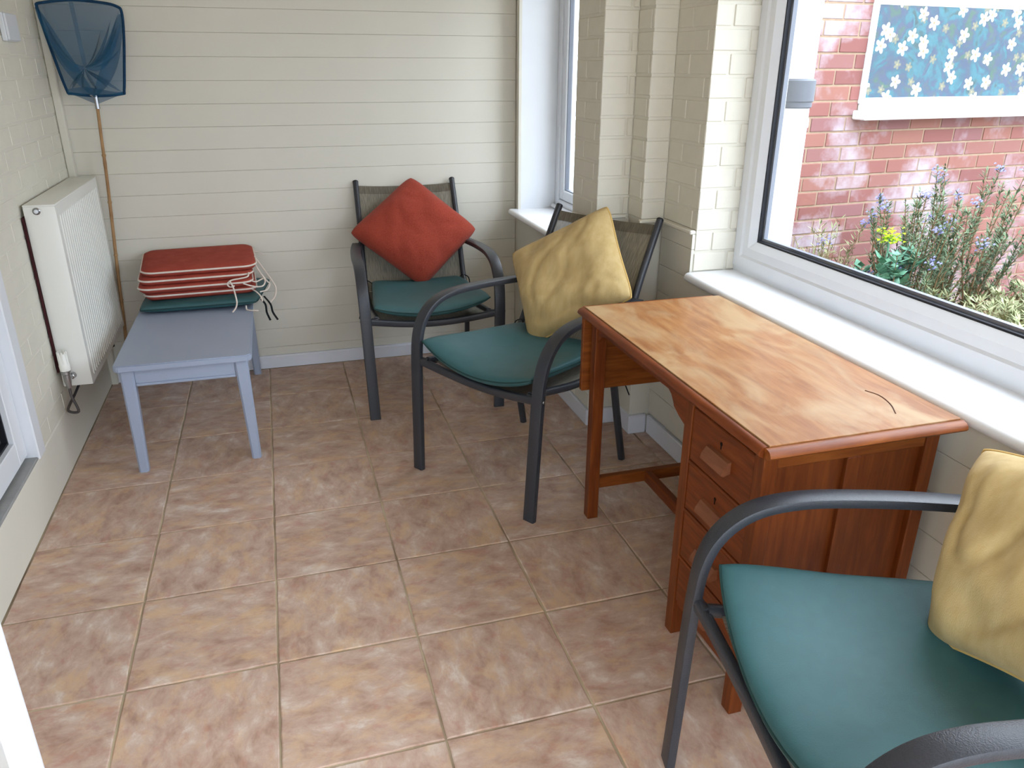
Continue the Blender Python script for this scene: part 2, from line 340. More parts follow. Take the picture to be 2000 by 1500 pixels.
def roundrect(w, h, r, seg=3):
    o = []
    for cx, cy, a0 in ((w/2-r, h/2-r, 0), (-w/2+r, h/2-r, 90), (-w/2+r, -h/2+r, 180), (w/2-r, -h/2+r, 270)):
        for k in range(seg+1):
            a = math.radians(a0+90*k/seg); o.append((cx+r*math.cos(a), cy+r*math.sin(a)))
    return o

# ------------------------------------------------------------------ the room
XL, YB, ZC, YR = -0.375, 0.40, 2.35, -4.15      # left wall face, back wall face, ceiling, wall behind the camera
# floor: grout slab with real tiles
floor = box('floor', (XL-0.02, YR, -0.06), (2.0, YB+0.02, -0.0035), 'grout', kind='structure', label='mottled terracotta tiled floor with sandy grout')
T = 0.375
def tile_mesh(w, d, seed):
    rr = random.Random(seed); n = 9; g = 0.0028
    def ring(ins, z, jit):
        pts = []
        hw, hd = w/2-ins, d/2-ins
        for (ax, ay, bx, by) in ((-hw, -hd, hw, -hd), (hw, -hd, hw, hd), (hw, hd, -hw, hd), (-hw, hd, -hw, -hd)):
            for k in range(n):
                t = k/n; pts.append((ax+(bx-ax)*t, ay+(by-ay)*t, z))
        return [(x+jx*jit, y+jy*jit, z) for (x, y, z), (jx, jy) in zip(pts, J)]
    J = [(rr.uniform(-1, 1), rr.uniform(-1, 1)) for _ in range(4*n)]
    m = MB(); A = [m.bm.verts.new(p) for p in ring(g, -0.008, 0.0012)]; B = [m.bm.verts.new(p) for p in ring(g, -0.0018, 0.0012)]; C = [m.bm.verts.new(p) for p in ring(g+0.003, 0.0, 0.0012)]
    for P, Q in ((A, B), (B, C)):
        for i in range(4*n): m.bm.faces.new((P[i], P[(i+1) % (4*n)], Q[(i+1) % (4*n)], Q[i]))
    m.bm.faces.new(C)
    me = m.mesh('tile'); me.materials.append(M['tile']); return me
full = [tile_mesh(T, T, s) for s in range(6)]; slim = [tile_mesh(0.075, T, 50+s) for s in range(2)]
for c in range(-1, 5):
    for r in range(-1, 13):
        if r >= 11: continue
        o = link('tile', full[(c*7+r*3) % 6], None, floor, ((c+0.5)*T, -(r+0.5)*T, random.uniform(-0.0006, 0.0004)))
        o.rotation_euler = (0, 0, H*((c*5+r*3) % 4))
for r in range(-1, 11):
    link('tile', slim[r % 2], None, floor, (5*T+0.0375, -(r+0.5)*T, 0))
box('ceiling', (-0.65, YR-0.15, ZC), (2.25, YB+0.15, ZC+0.08), 'ceiling', kind='structure', label='pale varnished pine ceiling')

# back wall of painted boards
wb = box('wall_back', (-0.65, YB+0.008, 0), (2.0, YB+0.13, ZC), 'plaster', kind='structure', label='cream painted wall of horizontal boards')
z = 0.0085
bw = 1.715-XL
def board_mesh(L, hgt, th, axis):
    # board with chamfered edges, long along axis, front face towards -y (axis x) or -x (axis y)
    c = 0.0012; prof = [(0, 0), (th-c, 0), (th, c), (th, hgt-c), (th-c, hgt), (0, hgt)]
    m = MB()
    if axis == 'x': m.prism([(0, -p, q) for p, q in prof], (L, 0, 0))
    else: m.prism([(-p, 0, q) for p, q in prof], (0, L, 0))
    return m.mesh('board')
bm_back = board_mesh(bw, 0.0989, 0.012, 'x'); bm_back.materials.append(M['board'])
zs = [0.0085+0.0995*k for k in range(24)]
for z in zs:
    if z+0.0983 > ZC: break
    link('board', bm_back, None, wb, (XL, YB+0.008+random.uniform(-0.0004, 0.0004), z))
bb = MB(); bb.prism([(XL, YB-0.006, 0), (XL, YB-0.022, 0), (XL, YB-0.022, 0.058), (XL, YB-0.017, 0.066), (XL, YB-0.006, 0.066)], (bw, 0, 0))
o = part('baseboard_back', bb, 'skirt', None); o['kind'] = 'structure'; o['label'] = 'white skirting board below the boarded back wall'

# brick fields -----------------------------------------------------
_bc = {}
def brick_mesh(w, h, d, m):
    k = (round(w, 3), round(h, 3), d, m)
    if k not in _bc:
        me = MB().box((0, 0, 0), (w, d, h), min(0.0022, w/4)).mesh('brick'); me.materials.append(M[m]); _bc[k] = me
    return _bc[k]
def brick_field(parent, org, ud, ulen, z0, z1, m='brickpaint', L=0.215, hgt=0.065, j=0.010, depth=0.014, phase=0, skip=None, jit=0.0007, poff=(0, 0, 0)):
    """bricks on a vertical face: org = a corner at z 0, ud = direction along the face (2D); local -y of a brick is the way the face looks"""
    ang = math.atan2(ud[1], ud[0]); row = 0; zz = z0
    while zz < z1-0.015:
        h = min(hgt, z1-zz); x = -((row+phase) % 2)*(L+j)/2
        while x < ulen-0.012:
            a, b = max(x, 0), min(x+L, ulen)
            if b-a > 0.012 and not (skip and skip(a, b, zz, zz+h)):
                o = link('brick', brick_mesh(b-a, h, depth, m), None, parent)
                n = random.uniform(-jit, jit)
                o.location = (org[0]+ud[0]*a+ud[1]*n-poff[0], org[1]+ud[1]*a-ud[0]*n-poff[1], zz-poff[2]); o.rotation_euler = (0, 0, ang)
            x += L+j
        zz += hgt+j; row += 1

# left wall, painted brick, with a raised glazed door
DY0, DY1, DZ0, DZ1 = -0.80, -1.99, 0.205, 2.12
m = MB(); xo = -0.62; xi = XL-0.0032
m.box((xo, DY0, 0), (xi, YB+0.0, ZC)); m.box((xo, DY1, 0), (xi, DY0, DZ0)); m.box((xo, DY1, DZ1), (xi, DY0, ZC)); m.box((xo, YR, 0), (xi, DY1, ZC))
wl = part('wall_left', m, 'plaster', None); wl['kind'] = 'structure'; wl['label'] = 'cream painted brick wall behind the radiator'
brick_field(wl, (XL-0.002, DY0, 0), (0, 1), YB-DY0-0.02, DZ0+0.02, 1.86, phase=1, jit=0.0006, depth=0.012)
box('plinth', (XL-0.01, DY1, 0.0), (XL, YB-0.02, DZ0+0.012), 'plaster', wl, 0.003)
box('trim_1', (XL-0.001, YB-0.045, 0.0), (XL+0.03, YB-0.008, ZC), 'board', kind='structure', label='cream corner batten where left and back walls meet', bev=0.004)

# glazed door frame in the left wall
d1 = setting('door_1', 'white plastic framed glazed door in the left wall')
fx0, fx1 = -0.50, -0.371
box('door_frame', (fx0, DY0-0.075, DZ0+0.005), (fx1, DY0, DZ1), 'pvc', d1, 0.004)
box('door_frame', (fx0, DY1, DZ0+0.005), (fx1, DY1+0.075, DZ1), 'pvc', d1, 0.004)
box('door_frame', (fx0, DY1+0.075, DZ1-0.075), (fx1, DY0-0.075, DZ1), 'pvc', d1, 0.004)
box('threshold', (-0.60, DY1+0.075, DZ0), (XL-0.001, DY0-0.075, DZ0+0.018), 'threshold', d1, 0.003)
box('threshold_edge', (XL-0.055, DY0-0.075, DZ0), (XL-0.001, DY0, DZ0+0.018), 'threshold', d1, 0.003)
def leaf(parent, L, zb, zt, th, xf):
    """a glazed leaf lying along local -y from the hinge line at the origin; xf maps local to world"""
    def b(n, a, c, mm, bev=0.003, pr=None): return link(n, MB().box(a, c, bev).mesh(n), mm, pr or parent)
    sw = 0.085
    lst = [b('stile', (-th, -sw, zb), (0, 0, zt), 'pvc'), b('stile', (-th, -L, zb), (0, -L+sw, zt), 'pvc'), b('rail', (-th, -L+sw, zb), (0, -sw, zb+sw), 'pvc'), b('rail', (-th, -L+sw, zt-sw), (0, -sw, zt), 'pvc')]
    lst.append(b('gasket', (-th*0.7, -L+sw-0.004, zb+sw-0.004), (-th*0.3, -L+sw+0.008, zt-sw+0.004), 'gasket', 0)); lst.append(b('gasket', (-th*0.7, -sw-0.008, zb+sw-0.004), (-th*0.3, -sw+0.004, zt-sw+0.004), 'gasket', 0))
    lst.append(b('gasket', (-th*0.7, -L+sw, zb+sw-0.004), (-th*0.3, -sw, zb+sw+0.008), 'gasket', 0))
    lst.append(b('pane', (-th*0.55, -L+sw, zb+sw), (-th*0.45, -sw, zt-sw), 'glass', 0))
    for o in lst: o.matrix_local = xf
    return lst
leaf(d1, 0.515, DZ0+0.03, DZ1-0.08, 0.06, Matrix.Translation((-0.405, DY0-0.078, 0)))
d2 = setting('door_2', 'white glazed door leaf standing open into the room')
leaf(d2, 0.556, DZ0+0.03, DZ1-0.08, 0.05, Matrix.Translation((-0.366, -1.955, 0)) @ Matrix.Rotation(math.radians(40.0), 4, 'Z'))

# right wall ------------------------------------------------------
m = MB(); XA, XB, YS = 1.7175, 1.9475, -0.7175     # small-window wall face, big-window wall face, step between them
m.box((XA, YS, 0), (2.0, YB+0.01, 0.745)); m.box((XA, 0.31, 0.745), (2.0, YB+0.01, ZC)); m.box((XA, YS, 0.745), (2.0, -0.45, ZC)); m.box((XA, -0.45, 2.1), (2.0, 0.31, ZC))
m.box((XB, -1.106, 0), (2.24, YS, ZC)); m.box((XB, -3.90, 0), (2.24, -1.106, 0.735)); m.box((XB, YR, 0), (2.24, -3.90, ZC)); m.box((XB, -3.90, 2.1), (2.24, -1.106, ZC))
m.box((1.854, -0.846, 0), (XB, YS, ZC))
wr = part('wall_right', m, 'plaster', None); wr['kind'] = 'structure'; wr['label'] = 'cream painted brick wall stepping out beside the windows'
ZD = 0.92
brick_field(wr, (1.715, YS-0.004, 0), (1, 0), 0.135, ZD, 1.95, phase=1)            # end of the small-window pier
brick_field(wr, (1.85, YS-0.006, 0), (0, -1), 0.124, ZD, 1.95, phase=0)           # side of the slim pier
brick_field(wr, (1.85, -0.85, 0), (1, 0), 0.095, ZD, 1.95, phase=1)               # front of the slim pier
brick_field(wr, (1.945, -0.852, 0), (0, -1), 0.255, ZD, 1.95, phase=0)             # face of the big-window wall
brick_field(wr, (1.945, -1.11, 0), (1, 0), 0.175, 0.77, 1.95, phase=0, L=0.128)    # reveal beside the big window
brick_field(wr, (1.715, -0.452, 0), (0, -1), 0.266, 0.0, 1.95, phase=0)            # small-window pier, room side
# boarded dado under the windows
def dado(x, y0, y1, zt):
    me = board_mesh(y1-y0, 0.1062, 0.014, 'y'); me.materials.append(M['board']); zz = 0.0985
    while zz < zt-0.02:
        if zz+0.1062 > zt: me = board_mesh(y1-y0, zt-zz, 0.014, 'y'); me.materials.append(M['board'])
        link('board', me, None, wr, (x, y0, zz)); zz += 0.1075
dado(XB, -3.89, -1.106, 0.735); dado(XB, -1.106, -0.866, 0.905)
def dadox(x0, x1, y, zt):
    me = board_mesh(x1-x0, 0.1062, 0.012, 'x'); me.materials.append(M['board']); zz = 0.0985
    while zz < zt-0.02:
        if zz+0.1062 > zt: me = board_mesh(x1-x0, zt-zz, 0.012, 'x'); me.materials.append(M['board'])
        link('board', me, None, wr, (x0, y, zz)); zz += 0.1075
dadox(1.719, 1.852, YS, 0.905)
box('dado_cap', (1.922, -1.106, 0.905), (XB, -0.862, ZD), 'board', wr, 0.004)
box('dado_cap', (1.838, -0.866, 0.905), (XB-0.026, -0.846, ZD), 'board', wr, 0.004)
box('dado_cap', (1.715, -0.738, 0.905), (1.838, YS, ZD), 'board', wr, 0.004)
m = MB(); m.box((XB-0.02, -3.89, 0), (XB, -0.866, 0.085), 0.004); m.box((1.719, YS-0.016, 0), (1.846, YS, 0.075), 0.004); m.box((1.846, -0.866, 0), (XB-0.02, YS-0.016, 0.085), 0.004); m.box((1.703, YS-0.016, 0), (1.719, YB-0.022, 0.075), 0.004)
o = part('baseboard_right', m, 'skirt', None); o['kind'] = 'structure'; o['label'] = 'white skirting along the window wall'

# small window ------------------------------------------------------
w1 = setting('window_1', 'tall narrow white framed window at the back of the room')
wy0, wy1, wz0, wz1 = -0.45, 0.31, 0.775, 2.1
box('reveal_lining', (1.705, wy1-0.006, wz0), (1.905, wy1+0.002, wz1), 'pvc', w1)
box('reveal_trim', (1.702, wy1-0.007, wz0), (1.719, wy1+0.016, wz1), 'board', w1, 0.002)
m = MB()
prof = [(1.90, 0.745), (1.672, 0.745)]+[(1.672-0.015*math.sin(math.radians(a)), 0.760-0.015*math.cos(math.radians(a))) for a in range(15, 180, 15)]+[(1.672, 0.775), (1.90, 0.775)]
m.prism([(x, wy0-0.012, zz) for x, zz in prof], (0, wy1-wy0+0.03, 0))
part('window_sill', m, 'sillwhite', w1, 'x')
def frame_yz(parent, name, x0, x1, y0, y1, z0, z1, w, mm, bev=0.004):
    box(name, (x0, y1-w, z0), (x1, y1, z1), mm, parent, bev); box(name, (x0, y0, z0), (x1, y0+w, z1), mm, parent, bev)
    box(name, (x0, y0+w, z0), (x1, y1-w, z0+w), mm, parent, bev); box(name, (x0, y0+w, z1-w), (x1, y1-w, z1), mm, parent, bev)
frame_yz(w1, 'frame', 1.905, 1.965, wy0, wy1-0.004, wz0+0.004, wz1, 0.045, 'pvc')
frame_yz(w1, 'sash', 1.915, 1.955, wy0+0.047, wy1-0.051, wz0+0.051, wz1-0.047, 0.05, 'pvc')
frame_yz(w1, 'gasket', 1.925, 1.945, wy0+0.096, wy1-0.100, wz0+0.100, wz1-0.096, 0.006, 'greyrubber', 0)
box('pane', (1.932, wy0+0.1, wz0+0.104), (1.938, wy1-0.104, wz1-0.1), 'glass', w1)
m = MB(); m.lathe([(0.012, 0), (0.012, wy1-wy0-0.02)], (1.893, wy0+0.01, 0.787), (0, 1, 0), 10)
part('sill_bead', m, 'pvc', w1, 'x')

# big window ------------------------------------------------------
w2 = setting('window_2', 'large white framed window above the desk')
by0, by1, bz0, bz1 = -3.90, -1.112, 0.770, 2.1
def fprof(parent, name, y0, y1, z0, z1):
    # stepped outer frame then bead on each side, built as four mitred members
    steps = [(0.0, 2.108), (0.038, 2.108), (0.046, 2.114), (0.075, 2.114), (0.100, 2.132), (0.104, 2.175), (0.0, 2.185)]
    def corner(d, x, iy, iz): return (x, (y0+d) if iy == 0 else (y1-d), (z0+d) if iz == 0 else (z1-d))
    cs = [(0, 0), (1, 0), (1, 1), (0, 1)]
    for k in range(4):
        a, b = cs[k], cs[(k+1) % 4]; m = MB()
        A = [m.bm.verts.new(corner(d, x, *a)) for d, x in steps]; B = [m.bm.verts.new(corner(d, x, *b)) for d, x in steps]; n = len(steps)
        for i in range(n): m.bm.faces.new((A[i], A[(i+1) % n], B[(i+1) % n], B[i]))
        m.bm.faces.new(A); m.bm.faces.new(B)
        part(name, m, 'pvc', parent)
fprof(w2, 'frame', -2.96, by1, bz0+0.018, bz1); fprof(w2, 'frame', by0, -2.96, bz0+0.018, bz1)
box('frame_base', (2.112, by0, bz0-0.03), (2.19, by1, bz0+0.0185), 'pvc', w2)
for a, b in ((-2.96, by1), (by0, -2.96)):
    frame_yz(w2, 'gasket', 2.134, 2.150, a+0.099, b-0.099, bz0+0.117, bz1-0.099, 0.007, 'gasket', 0)
    frame_yz(w2, 'glazing_spacer', 2.150, 2.166, a+0.099, b-0.099, bz0+0.117, bz1-0.099, 0.016, 'greyrubber', 0)
    box('pane', (2.140, a+0.105, bz0+0.123), (2.146, b-0.105, bz1-0.105), 'glass', w2)
m = MB(); x0 = 1.925
prof = [(2.112, 0.735), (x0, 0.735)]+[(x0-0.0165*math.sin(math.radians(a)), 0.7515-0.0165*math.cos(math.radians(a))) for a in range(15, 180, 15)]+[(x0, 0.768), (2.112, 0.768)]
m.prism([(x, by0+0.01, zz) for x, zz in prof], (0, by1-by0-0.012, 0))
part('window_sill', m, 'sillwhite', w2, 'x')

# unseen wall and wide glazed door, set close behind the camera for its light
m = MB(); m.box((-0.62, YR-0.12, 0), (-0.3, YR, ZC)); m.box((1.86, YR-0.12, 0), (2.24, YR, ZC)); m.box((-0.3, YR-0.12, 2.0), (1.86, YR, ZC))
o = part('wall_rear', m, 'plaster', None); o['kind'] = 'structure'; o['label'] = 'cream wall around the patio door'
d3 = setting('door_3', 'unseen white framed glazed patio door, sized to light the room from behind')
for a, b in ((-0.3, 0.78), (0.78, 1.86)):
    for q in ((a, 0.02, a+0.07, 2.0), (b-0.07, 0.02, b, 2.0), (a+0.07, 0.02, b-0.07, 0.12), (a+0.07, 1.93, b-0.07, 2.0)):
        box('frame', (q[0], YR-0.09, q[1]), (q[2], YR-0.03, q[3]), 'pvc', d3)
    box('pane', (a+0.06, YR-0.063, 0.1), (b-0.06, YR-0.057, 1.95), 'glass', d3)
# the darker house interior beyond the left-hand door
m = MB(); hx = -3.2
m.box((hx, -3.6, 0.1), (xo, 0.6, 0.2)); m.box((hx, -3.6, 2.5), (xo, 0.6, 2.6)); m.box((hx-0.1, -3.6, 0.1), (hx, 0.6, 2.6)); m.box((hx, -3.7, 0.1), (xo, -3.6, 2.6)); m.box((hx, 0.6, 0.1), (xo, 0.7, 2.6)); m.box((xo-0.02, -3.6, ZC), (xo, 0.6, 2.6))
m.box((xo-0.02, DY0+0.02, 0.2), (xo, 0.6, ZC)); m.box((xo-0.02, -3.6, 0.2), (xo, DY1-0.02, ZC))
o = part('wall_house', m, 'plaster', None); o['kind'] = 'structure'; o['label'] = 'dim house interior beyond the left door'

# ------------------------------------------------------------------ desk
DX0, DX1, DYN, DYF, DZ = 1.400, 1.897, -2.417, -1.381, 0.757
dk = thing('desk', 'reddish brown wooden pedestal desk with drawers and worn golden top under the window', 'desk', (1.43, -1.9, 0))
DO = (1.43, -1.9, 0)
def dbox(n, a, b, mm, bev=0.0015, pr=None): return box(n, a, b, mm, pr or dk, bev, off=DO)
top = dbox('desk_top', (DX0+0.012, DYN+0.012, DZ-0.022), (DX1, DYF, DZ), 'woodtop', 0.001)
# thumb moulding along the front and near edges
mp_ = [(0, -0.026), (0.010, -0.026), (0.012, -0.0035), (0.006, -0.0015), (-0.004, -0.004), (-0.010, -0.010), (-0.012, -0.017), (-0.008, -0.022)]
m = MB(); m.prism([(DX0+0.0+p, DYF, DZ+q) for p, q in [(x-0.001, y) for x, y in mp_]], (0, DYN-DYF+0.012, 0)); part('top_moulding', m, 'woody', dk, 'x', DO)
m = MB(); m.prism([(DX0, DYN+p, DZ+q) for p, q in [(x-0.001, y) for x, y in mp_]], (DX1-DX0, 0, 0)); part('top_moulding', m, 'woodx', dk, 'x', DO)
lf = dbox('drop_leaf', (1.412, -1.379, 0.462), (1.885, -1.359, DZ-0.004), 'woodx', 0.003)
# dark scorch line on the top
m = MB(); m.tube(smoothpath([(1.80, -2.215, DZ), (1.812, -2.25, DZ), (1.80, -2.30, DZ), (1.775, -2.345, DZ)], 5), 0.0016, 6); part('scratch', m, 'scorch', dk, 'x', DO)
# kneehole side
def leg(x0, y0, x1, y1, zt, zb=0.0): return dbox('leg', (x0, y0, zb), (x1, y1, zt), 'woodv', 0.002)
leg(1.428, -1.447, 1.466, -1.409, 0.731); leg(1.848, -1.447, 1.886, -1.409, 0.731)
dbox('rail', (1.466, -1.44, 0.655), (1.848, -1.42, 0.731), 'woodx')
m = MB(); pts = [(-1.447, 0.731), (-2.03, 0.731), (-2.03, 0.628), (-1.995, 0.640), (-1.965, 0.655), (-1.957, 0.668), (-1.945, 0.682), (-1.928, 0.690), (-1.50, 0.690), (-1.478, 0.684), (-1.462, 0.668), (-1.447, 0.655)]
m.prism([(1.434, y, zz) for y, zz in pts], (0.02, 0, 0)); part('apron', m, 'woody', dk, False, DO)
dbox('back_apron', (1.862, -2.03, 0.66), (1.882, -1.447, 0.731), 'woody')
dbox('stretcher', (1.466, -1.440, 0.115), (1.848, -1.416, 0.155), 'woodx'); dbox('stretcher', (1.640, -2.03, 0.115), (1.664, -1.440, 0.155), 'woody')
# pedestal carcass
py0, py1 = -2.372, -2.030
for (x0, y0) in ((1.430, py0), (1.430, py1-0.036), (1.852, py0), (1.852, py1-0.036)): leg(x0, y0, x0+0.036, y0+0.036, 0.731)
dbox('side_panel', (1.452, py1-0.016, 0.10), (1.862, py1-0.004, 0.731), 'woodv')
dbox('back_panel', (1.868, py0+0.03, 0.10), (1.880, py1-0.03, 0.731), 'woodv')
dbox('base_board', (1.44, py0+0.01, 0.10), (1.87, py1-0.01, 0.112), 'woody')
# near end: rails, muntin and two recessed panels
dbox('rail', (1.466, py0+0.004, 0.676), (1.852, py0+0.024, 0.731), 'woodx', 0.002); dbox('rail', (1.466, py0+0.004, 0.10), (1.852, py0+0.024, 0.15), 'woodx', 0.002)
dbox('muntin', (1.648, py0+0.004, 0.15), (1.682, py0+0.024, 0.676), 'woodv', 0.002)
dbox('panel', (1.464, py0+0.017, 0.148), (1.650, py0+0.022, 0.678), 'woodv', 0.001); dbox('panel', (1.680, py0+0.017, 0.148), (1.854, py0+0.022, 0.678), 'woodv', 0.001)
# drawers
dbox('drawer_rail', (1.434, py0+0.036, 0.700), (1.452, py1-0.036, 0.731), 'woody', 0.001)
dz = [(0.553, 0.696), (0.412, 0.541), (0.264, 0.400), (0.118, 0.252)]
for k, (a, b) in enumerate(dz):
    dr = dbox('drawer', (1.4335, py0+0.0375, a), (1.46, py1-0.0375, b), 'woody', 0.002)
    if k < 3: dbox('drawer_rail', (1.431, py0+0.036, a-0.0105), (1.452, py1-0.036, a-0.001), 'woody', 0.001)
    yc = (py0+py1)/2; zc = (a+b)/2-0.005
    # chunky sloping pull
    m = MB(); m.prism([(1.434, yc-0.048, zc+0.016), (1.434, yc-0.048, zc-0.014), (1.416, yc-0.048, zc-0.020), (1.409, yc-0.048, zc-0.016), (1.412, yc-0.048, zc-0.004), (1.424, yc-0.048, zc+0.014)], (0, 0.096, 0))
    part('handle', m, 'handle', dr, False, DO)['label'] = 'chunky paler wooden drawer pull'
    if k < 2:
        m = MB(); m.lathe([(0.0045, 0), (0.0045, 0.0012)], (1.4335, yc, zc+0.040), (-1, 0, 0), 10); m.box((1.4323, yc-0.0016, zc+0.026), (1.4335, yc+0.0016, zc+0.040)); part('keyhole', m, 'keyhole', dr, False, DO)

# ------------------------------------------------------------------ patio chairs
def make_chair(label):
    t = thing('patio_chair', label, 'chair', group='metal sling patio chairs')
    sec = roundrect(0.047, 0.021, 0.0045, 2)
    prof = [(0.0, 0.0), (0.006, 0.12), (0.012, 0.25), (0.017, 0.36), (0.023, 0.46), (0.032, 0.53), (0.052, 0.585), (0.088, 0.628), (0.135, 0.655), (0.195, 0.668), (0.27, 0.671), (0.40, 0.667), (0.53, 0.660), (0.635, 0.652)]
    def xa(zz, y):
        x = 0.285+0.015*min(1, zz/0.6)
        if y > 0.27: x -= 0.032*((y-0.27)/0.365)**1.5
        return x
    for s in (-1, 1):
        P = smoothpath([(s*xa(zz, y), y, zz) for y, zz in prof], 4); P[0].z = 0.0
        k = 16
        m = MB(); m.sweep(P[:k+1], sec, (1, 0, 0)); 
        for v in m.bm.verts:
            if v.co.z < 0.006: v.co.z = 0.0
        part('leg', m, 'frame', t, 'x')
        m = MB(); m.sweep(P[k:], sec, (1, 0, 0)); part('armrest', m, 'frame', t, 'x')
    # bent side rail carrying the sling
    rail = [(0.035, 0.452), (0.12, 0.440), (0.25, 0.420), (0.38, 0.412), (0.47, 0.420), (0.53, 0.445), (0.575, 0.500), (0.612, 0.575), (0.645, 0.650), (0.685, 0.735), (0.728, 0.815), (0.764, 0.880), (0.793, 0.932)]
    for s in (-1, 1):
        P = smoothpath([(s*(0.250-0.008*i/12), y, zz) for i, (y, zz) in enumerate(rail)], 4)
        m = MB(); m.sweep(P, roundrect(0.026, 0.028, 0.012, 4), (1, 0, 0)); o = part('side_rail', m, 'frame', t, 'x')
        e = P[-1]; m = MB(); m.lathe([(0.0138, -0.004), (0.0138, 0.003), (0.010, 0.007), (0.004, 0.0085)], e, P[-1]-P[-3], 12); part('end_cap', m, 'gasket', o, 'x')
        P2 = smoothpath([(s*0.252, 0.505, 0.428), (s*0.254, 0.53, 0.33), (s*0.258, 0.56, 0.18), (s*0.262, 0.60, 0.0)], 4)
        m = MB(); m.sweep(P2, roundrect(0.024, 0.030, 0.010, 3), (1, 0, 0))
        for v in m.bm.verts:
            if v.co.z < 0.008: v.co.z = 0.0
        part('leg', m, 'frame', t, 'x')
        m = MB(); m.lathe([(0.0065, 0), (0.0065, 0.002), (0.0045, 0.0045)], (s*0.3175, 0.023, 0.452), (s, 0, 0), 10); part('screw', m, 'screw', t, 'x')
        # spacer between arm and rail at the front
        m = MB(); m.tube([(s*0.245, 0.034, 0.452), (s*0.290, 0.026, 0.452)], 0.010, 10); part('bracket', m, 'frame', t, 'x')
        m = MB(); m.tube([(s*0.240, 0.648, 0.652), (s*0.272, 0.630, 0.654)], 0.009, 10); part('bracket', m, 'frame', t, 'x')
    m = MB(); P = [(x, 0.024+0.026*(1-(x/0.285)**2), 0.447-0.034*(1-(x/0.285)**2)**1.2) for x in [0.285*math.sin(math.pi*(i-12)/24) for i in range(25)]]
    m.sweep(P, roundrect(0.022, 0.030, 0.008, 3), (0, 1, 0)); part('front_rail', m, 'frame', t, 'x')
    m = MB(); m.tube([(-0.25, 0.50, 0.405), (0.25, 0.50, 0.405)], 0.011, 10); part('rear_rail', m, 'frame', t, 'x')
    # sling: sagging mesh between the rails
    def surf(pts, sag, nx=17, hw=0.244):
        P = smoothpath([(0, y, zz) for y, zz in pts], 3); rows = []
        for i, p in enumerate(P):
            t_ = (P[min(i+1, len(P)-1)]-P[max(i-1, 0)]).normalized(); nrm = V((0, t_.z, -t_.y))   # to the back and below
            rows.append([p+V((hw*(2*k/(nx-1)-1), 0, 0))+nrm*sag*(1-(2*k/(nx-1)-1)**2) for k in range(nx)])
        return rows
    m = MB(); R1 = surf(rail[:6], 0.030); R1 = R1[1:]; m.grid(R1); part('sling_seat', m, 'sling', t, 'all')
    R2 = surf(rail[5:], 0.024)[:-1]; 
    for row in R2[-3:]: pass
    m = MB(); m.grid(R2); part('sling_back', m, 'sling', t, 'all')
    m = MB(); m.grid([[p+V((0, -0.0025, 0.0)) for p in row] for row in R2[-3:]]); part('sling_hem', m, 'hem', t, 'all')
    return t
def dup(root, label):
    r = root.copy(); COL.objects.link(r); r['label'] = label
    for ch in list(root.children):
        c = ch.copy(); COL.objects.link(c); c.parent = r
        for g in ch.children:
            d = g.copy(); COL.objects.link(d); d.parent = c
    return r
CH = {'back': ((1.109, -0.413), math.radians(-91.3)), 'mid': ((1.080, -1.155), math.atan2(-0.526, -0.85)), 'near': ((1.166, -2.735), math.radians(168.5))}
lab = {'back': 'charcoal metal patio chair against the boarded back wall, holding the rust red pillow',
       'mid': 'charcoal metal patio chair turned sideways beyond the desk, holding a yellow pillow',
       'near': 'charcoal metal patio chair in the foreground beside the desk drawers, cut by the picture edge'}
base_chair = None; XF = {}
for k in ('back', 'mid', 'near'):
    (cx, cy), th = CH[k]; fx, fy = math.cos(th), math.sin(th); a = math.atan2(fx, -fy)
    if base_chair is None: base_chair = make_chair(lab[k]); o = base_chair
    else: o = dup(base_chair, lab[k])
    o.location = (cx, cy, 0); o.rotation_euler = (0, 0, a)
    XF[k] = Matrix.Translation((cx, cy, 0)) @ Matrix.Rotation(a, 4, 'Z')

# ------------------------------------------------------------------ cushions and pillows
def pillow_grid(c4, thick, n=29, pinch=0.05, rnd=0.10, pw=0.55, wr=0.008, seed=0.0, flat=0.0):
    """two skins between corners c4 (going round); returns front, back grids and the rim path"""
    A, B, C, D = [V(p) for p in c4]; nrm = ((C-A).cross(D-B)).normalized(); ctr = (A+B+C+D)/4; sz = (C-A).length
    F, K = [], []
    for i in range(n):
        rf, rk = [], []
        for j in range(n):
            u = -math.cos(math.pi*i/(n-1)); v = -math.cos(math.pi*j/(n-1))
            u2 = u*(1-pinch*(1-v*v)**1.0)*(1-rnd*abs(u*v)**5); v2 = v*(1-pinch*(1-u*u)**1.0)*(1-rnd*abs(u*v)**5)
            s, t = (u2+1)/2, (v2+1)/2
            p = A*(1-s)*(1-t)+B*s*(1-t)+C*s*t+D*(1-s)*t
            h = thick*((1-u**4)*(1-v**4))**pw*(1-flat*0)
            q = p*7+V((seed, seed*0.7, 0)); w = noise.noise(q)*wr*1.3+noise.noise(q*2.3)*wr*0.5-wr*0.5*max(0, 1-abs(noise.noise(q*V((1.0, 1.0, 0.55))*1.15+V((4, 1, 2))))*7)
            e = 4*max(0, (1-u*u))*max(0, (1-v*v)); e = min(1, e)
            # radial creases running in from the corners and seams
            rf.append(p+nrm*(h+w*e)); rk.append(p-nrm*(h*0.9-w*e*0.5))
        F.append(rf); K.append(rk)
    rim = [F[i][0] for i in range(n)]+[F[n-1][j] for j in range(1, n)]+[F[i][n-1] for i in range(n-2, -1, -1)]+[F[0][j] for j in range(n-2, 0, -1)]
    return F, K, rim
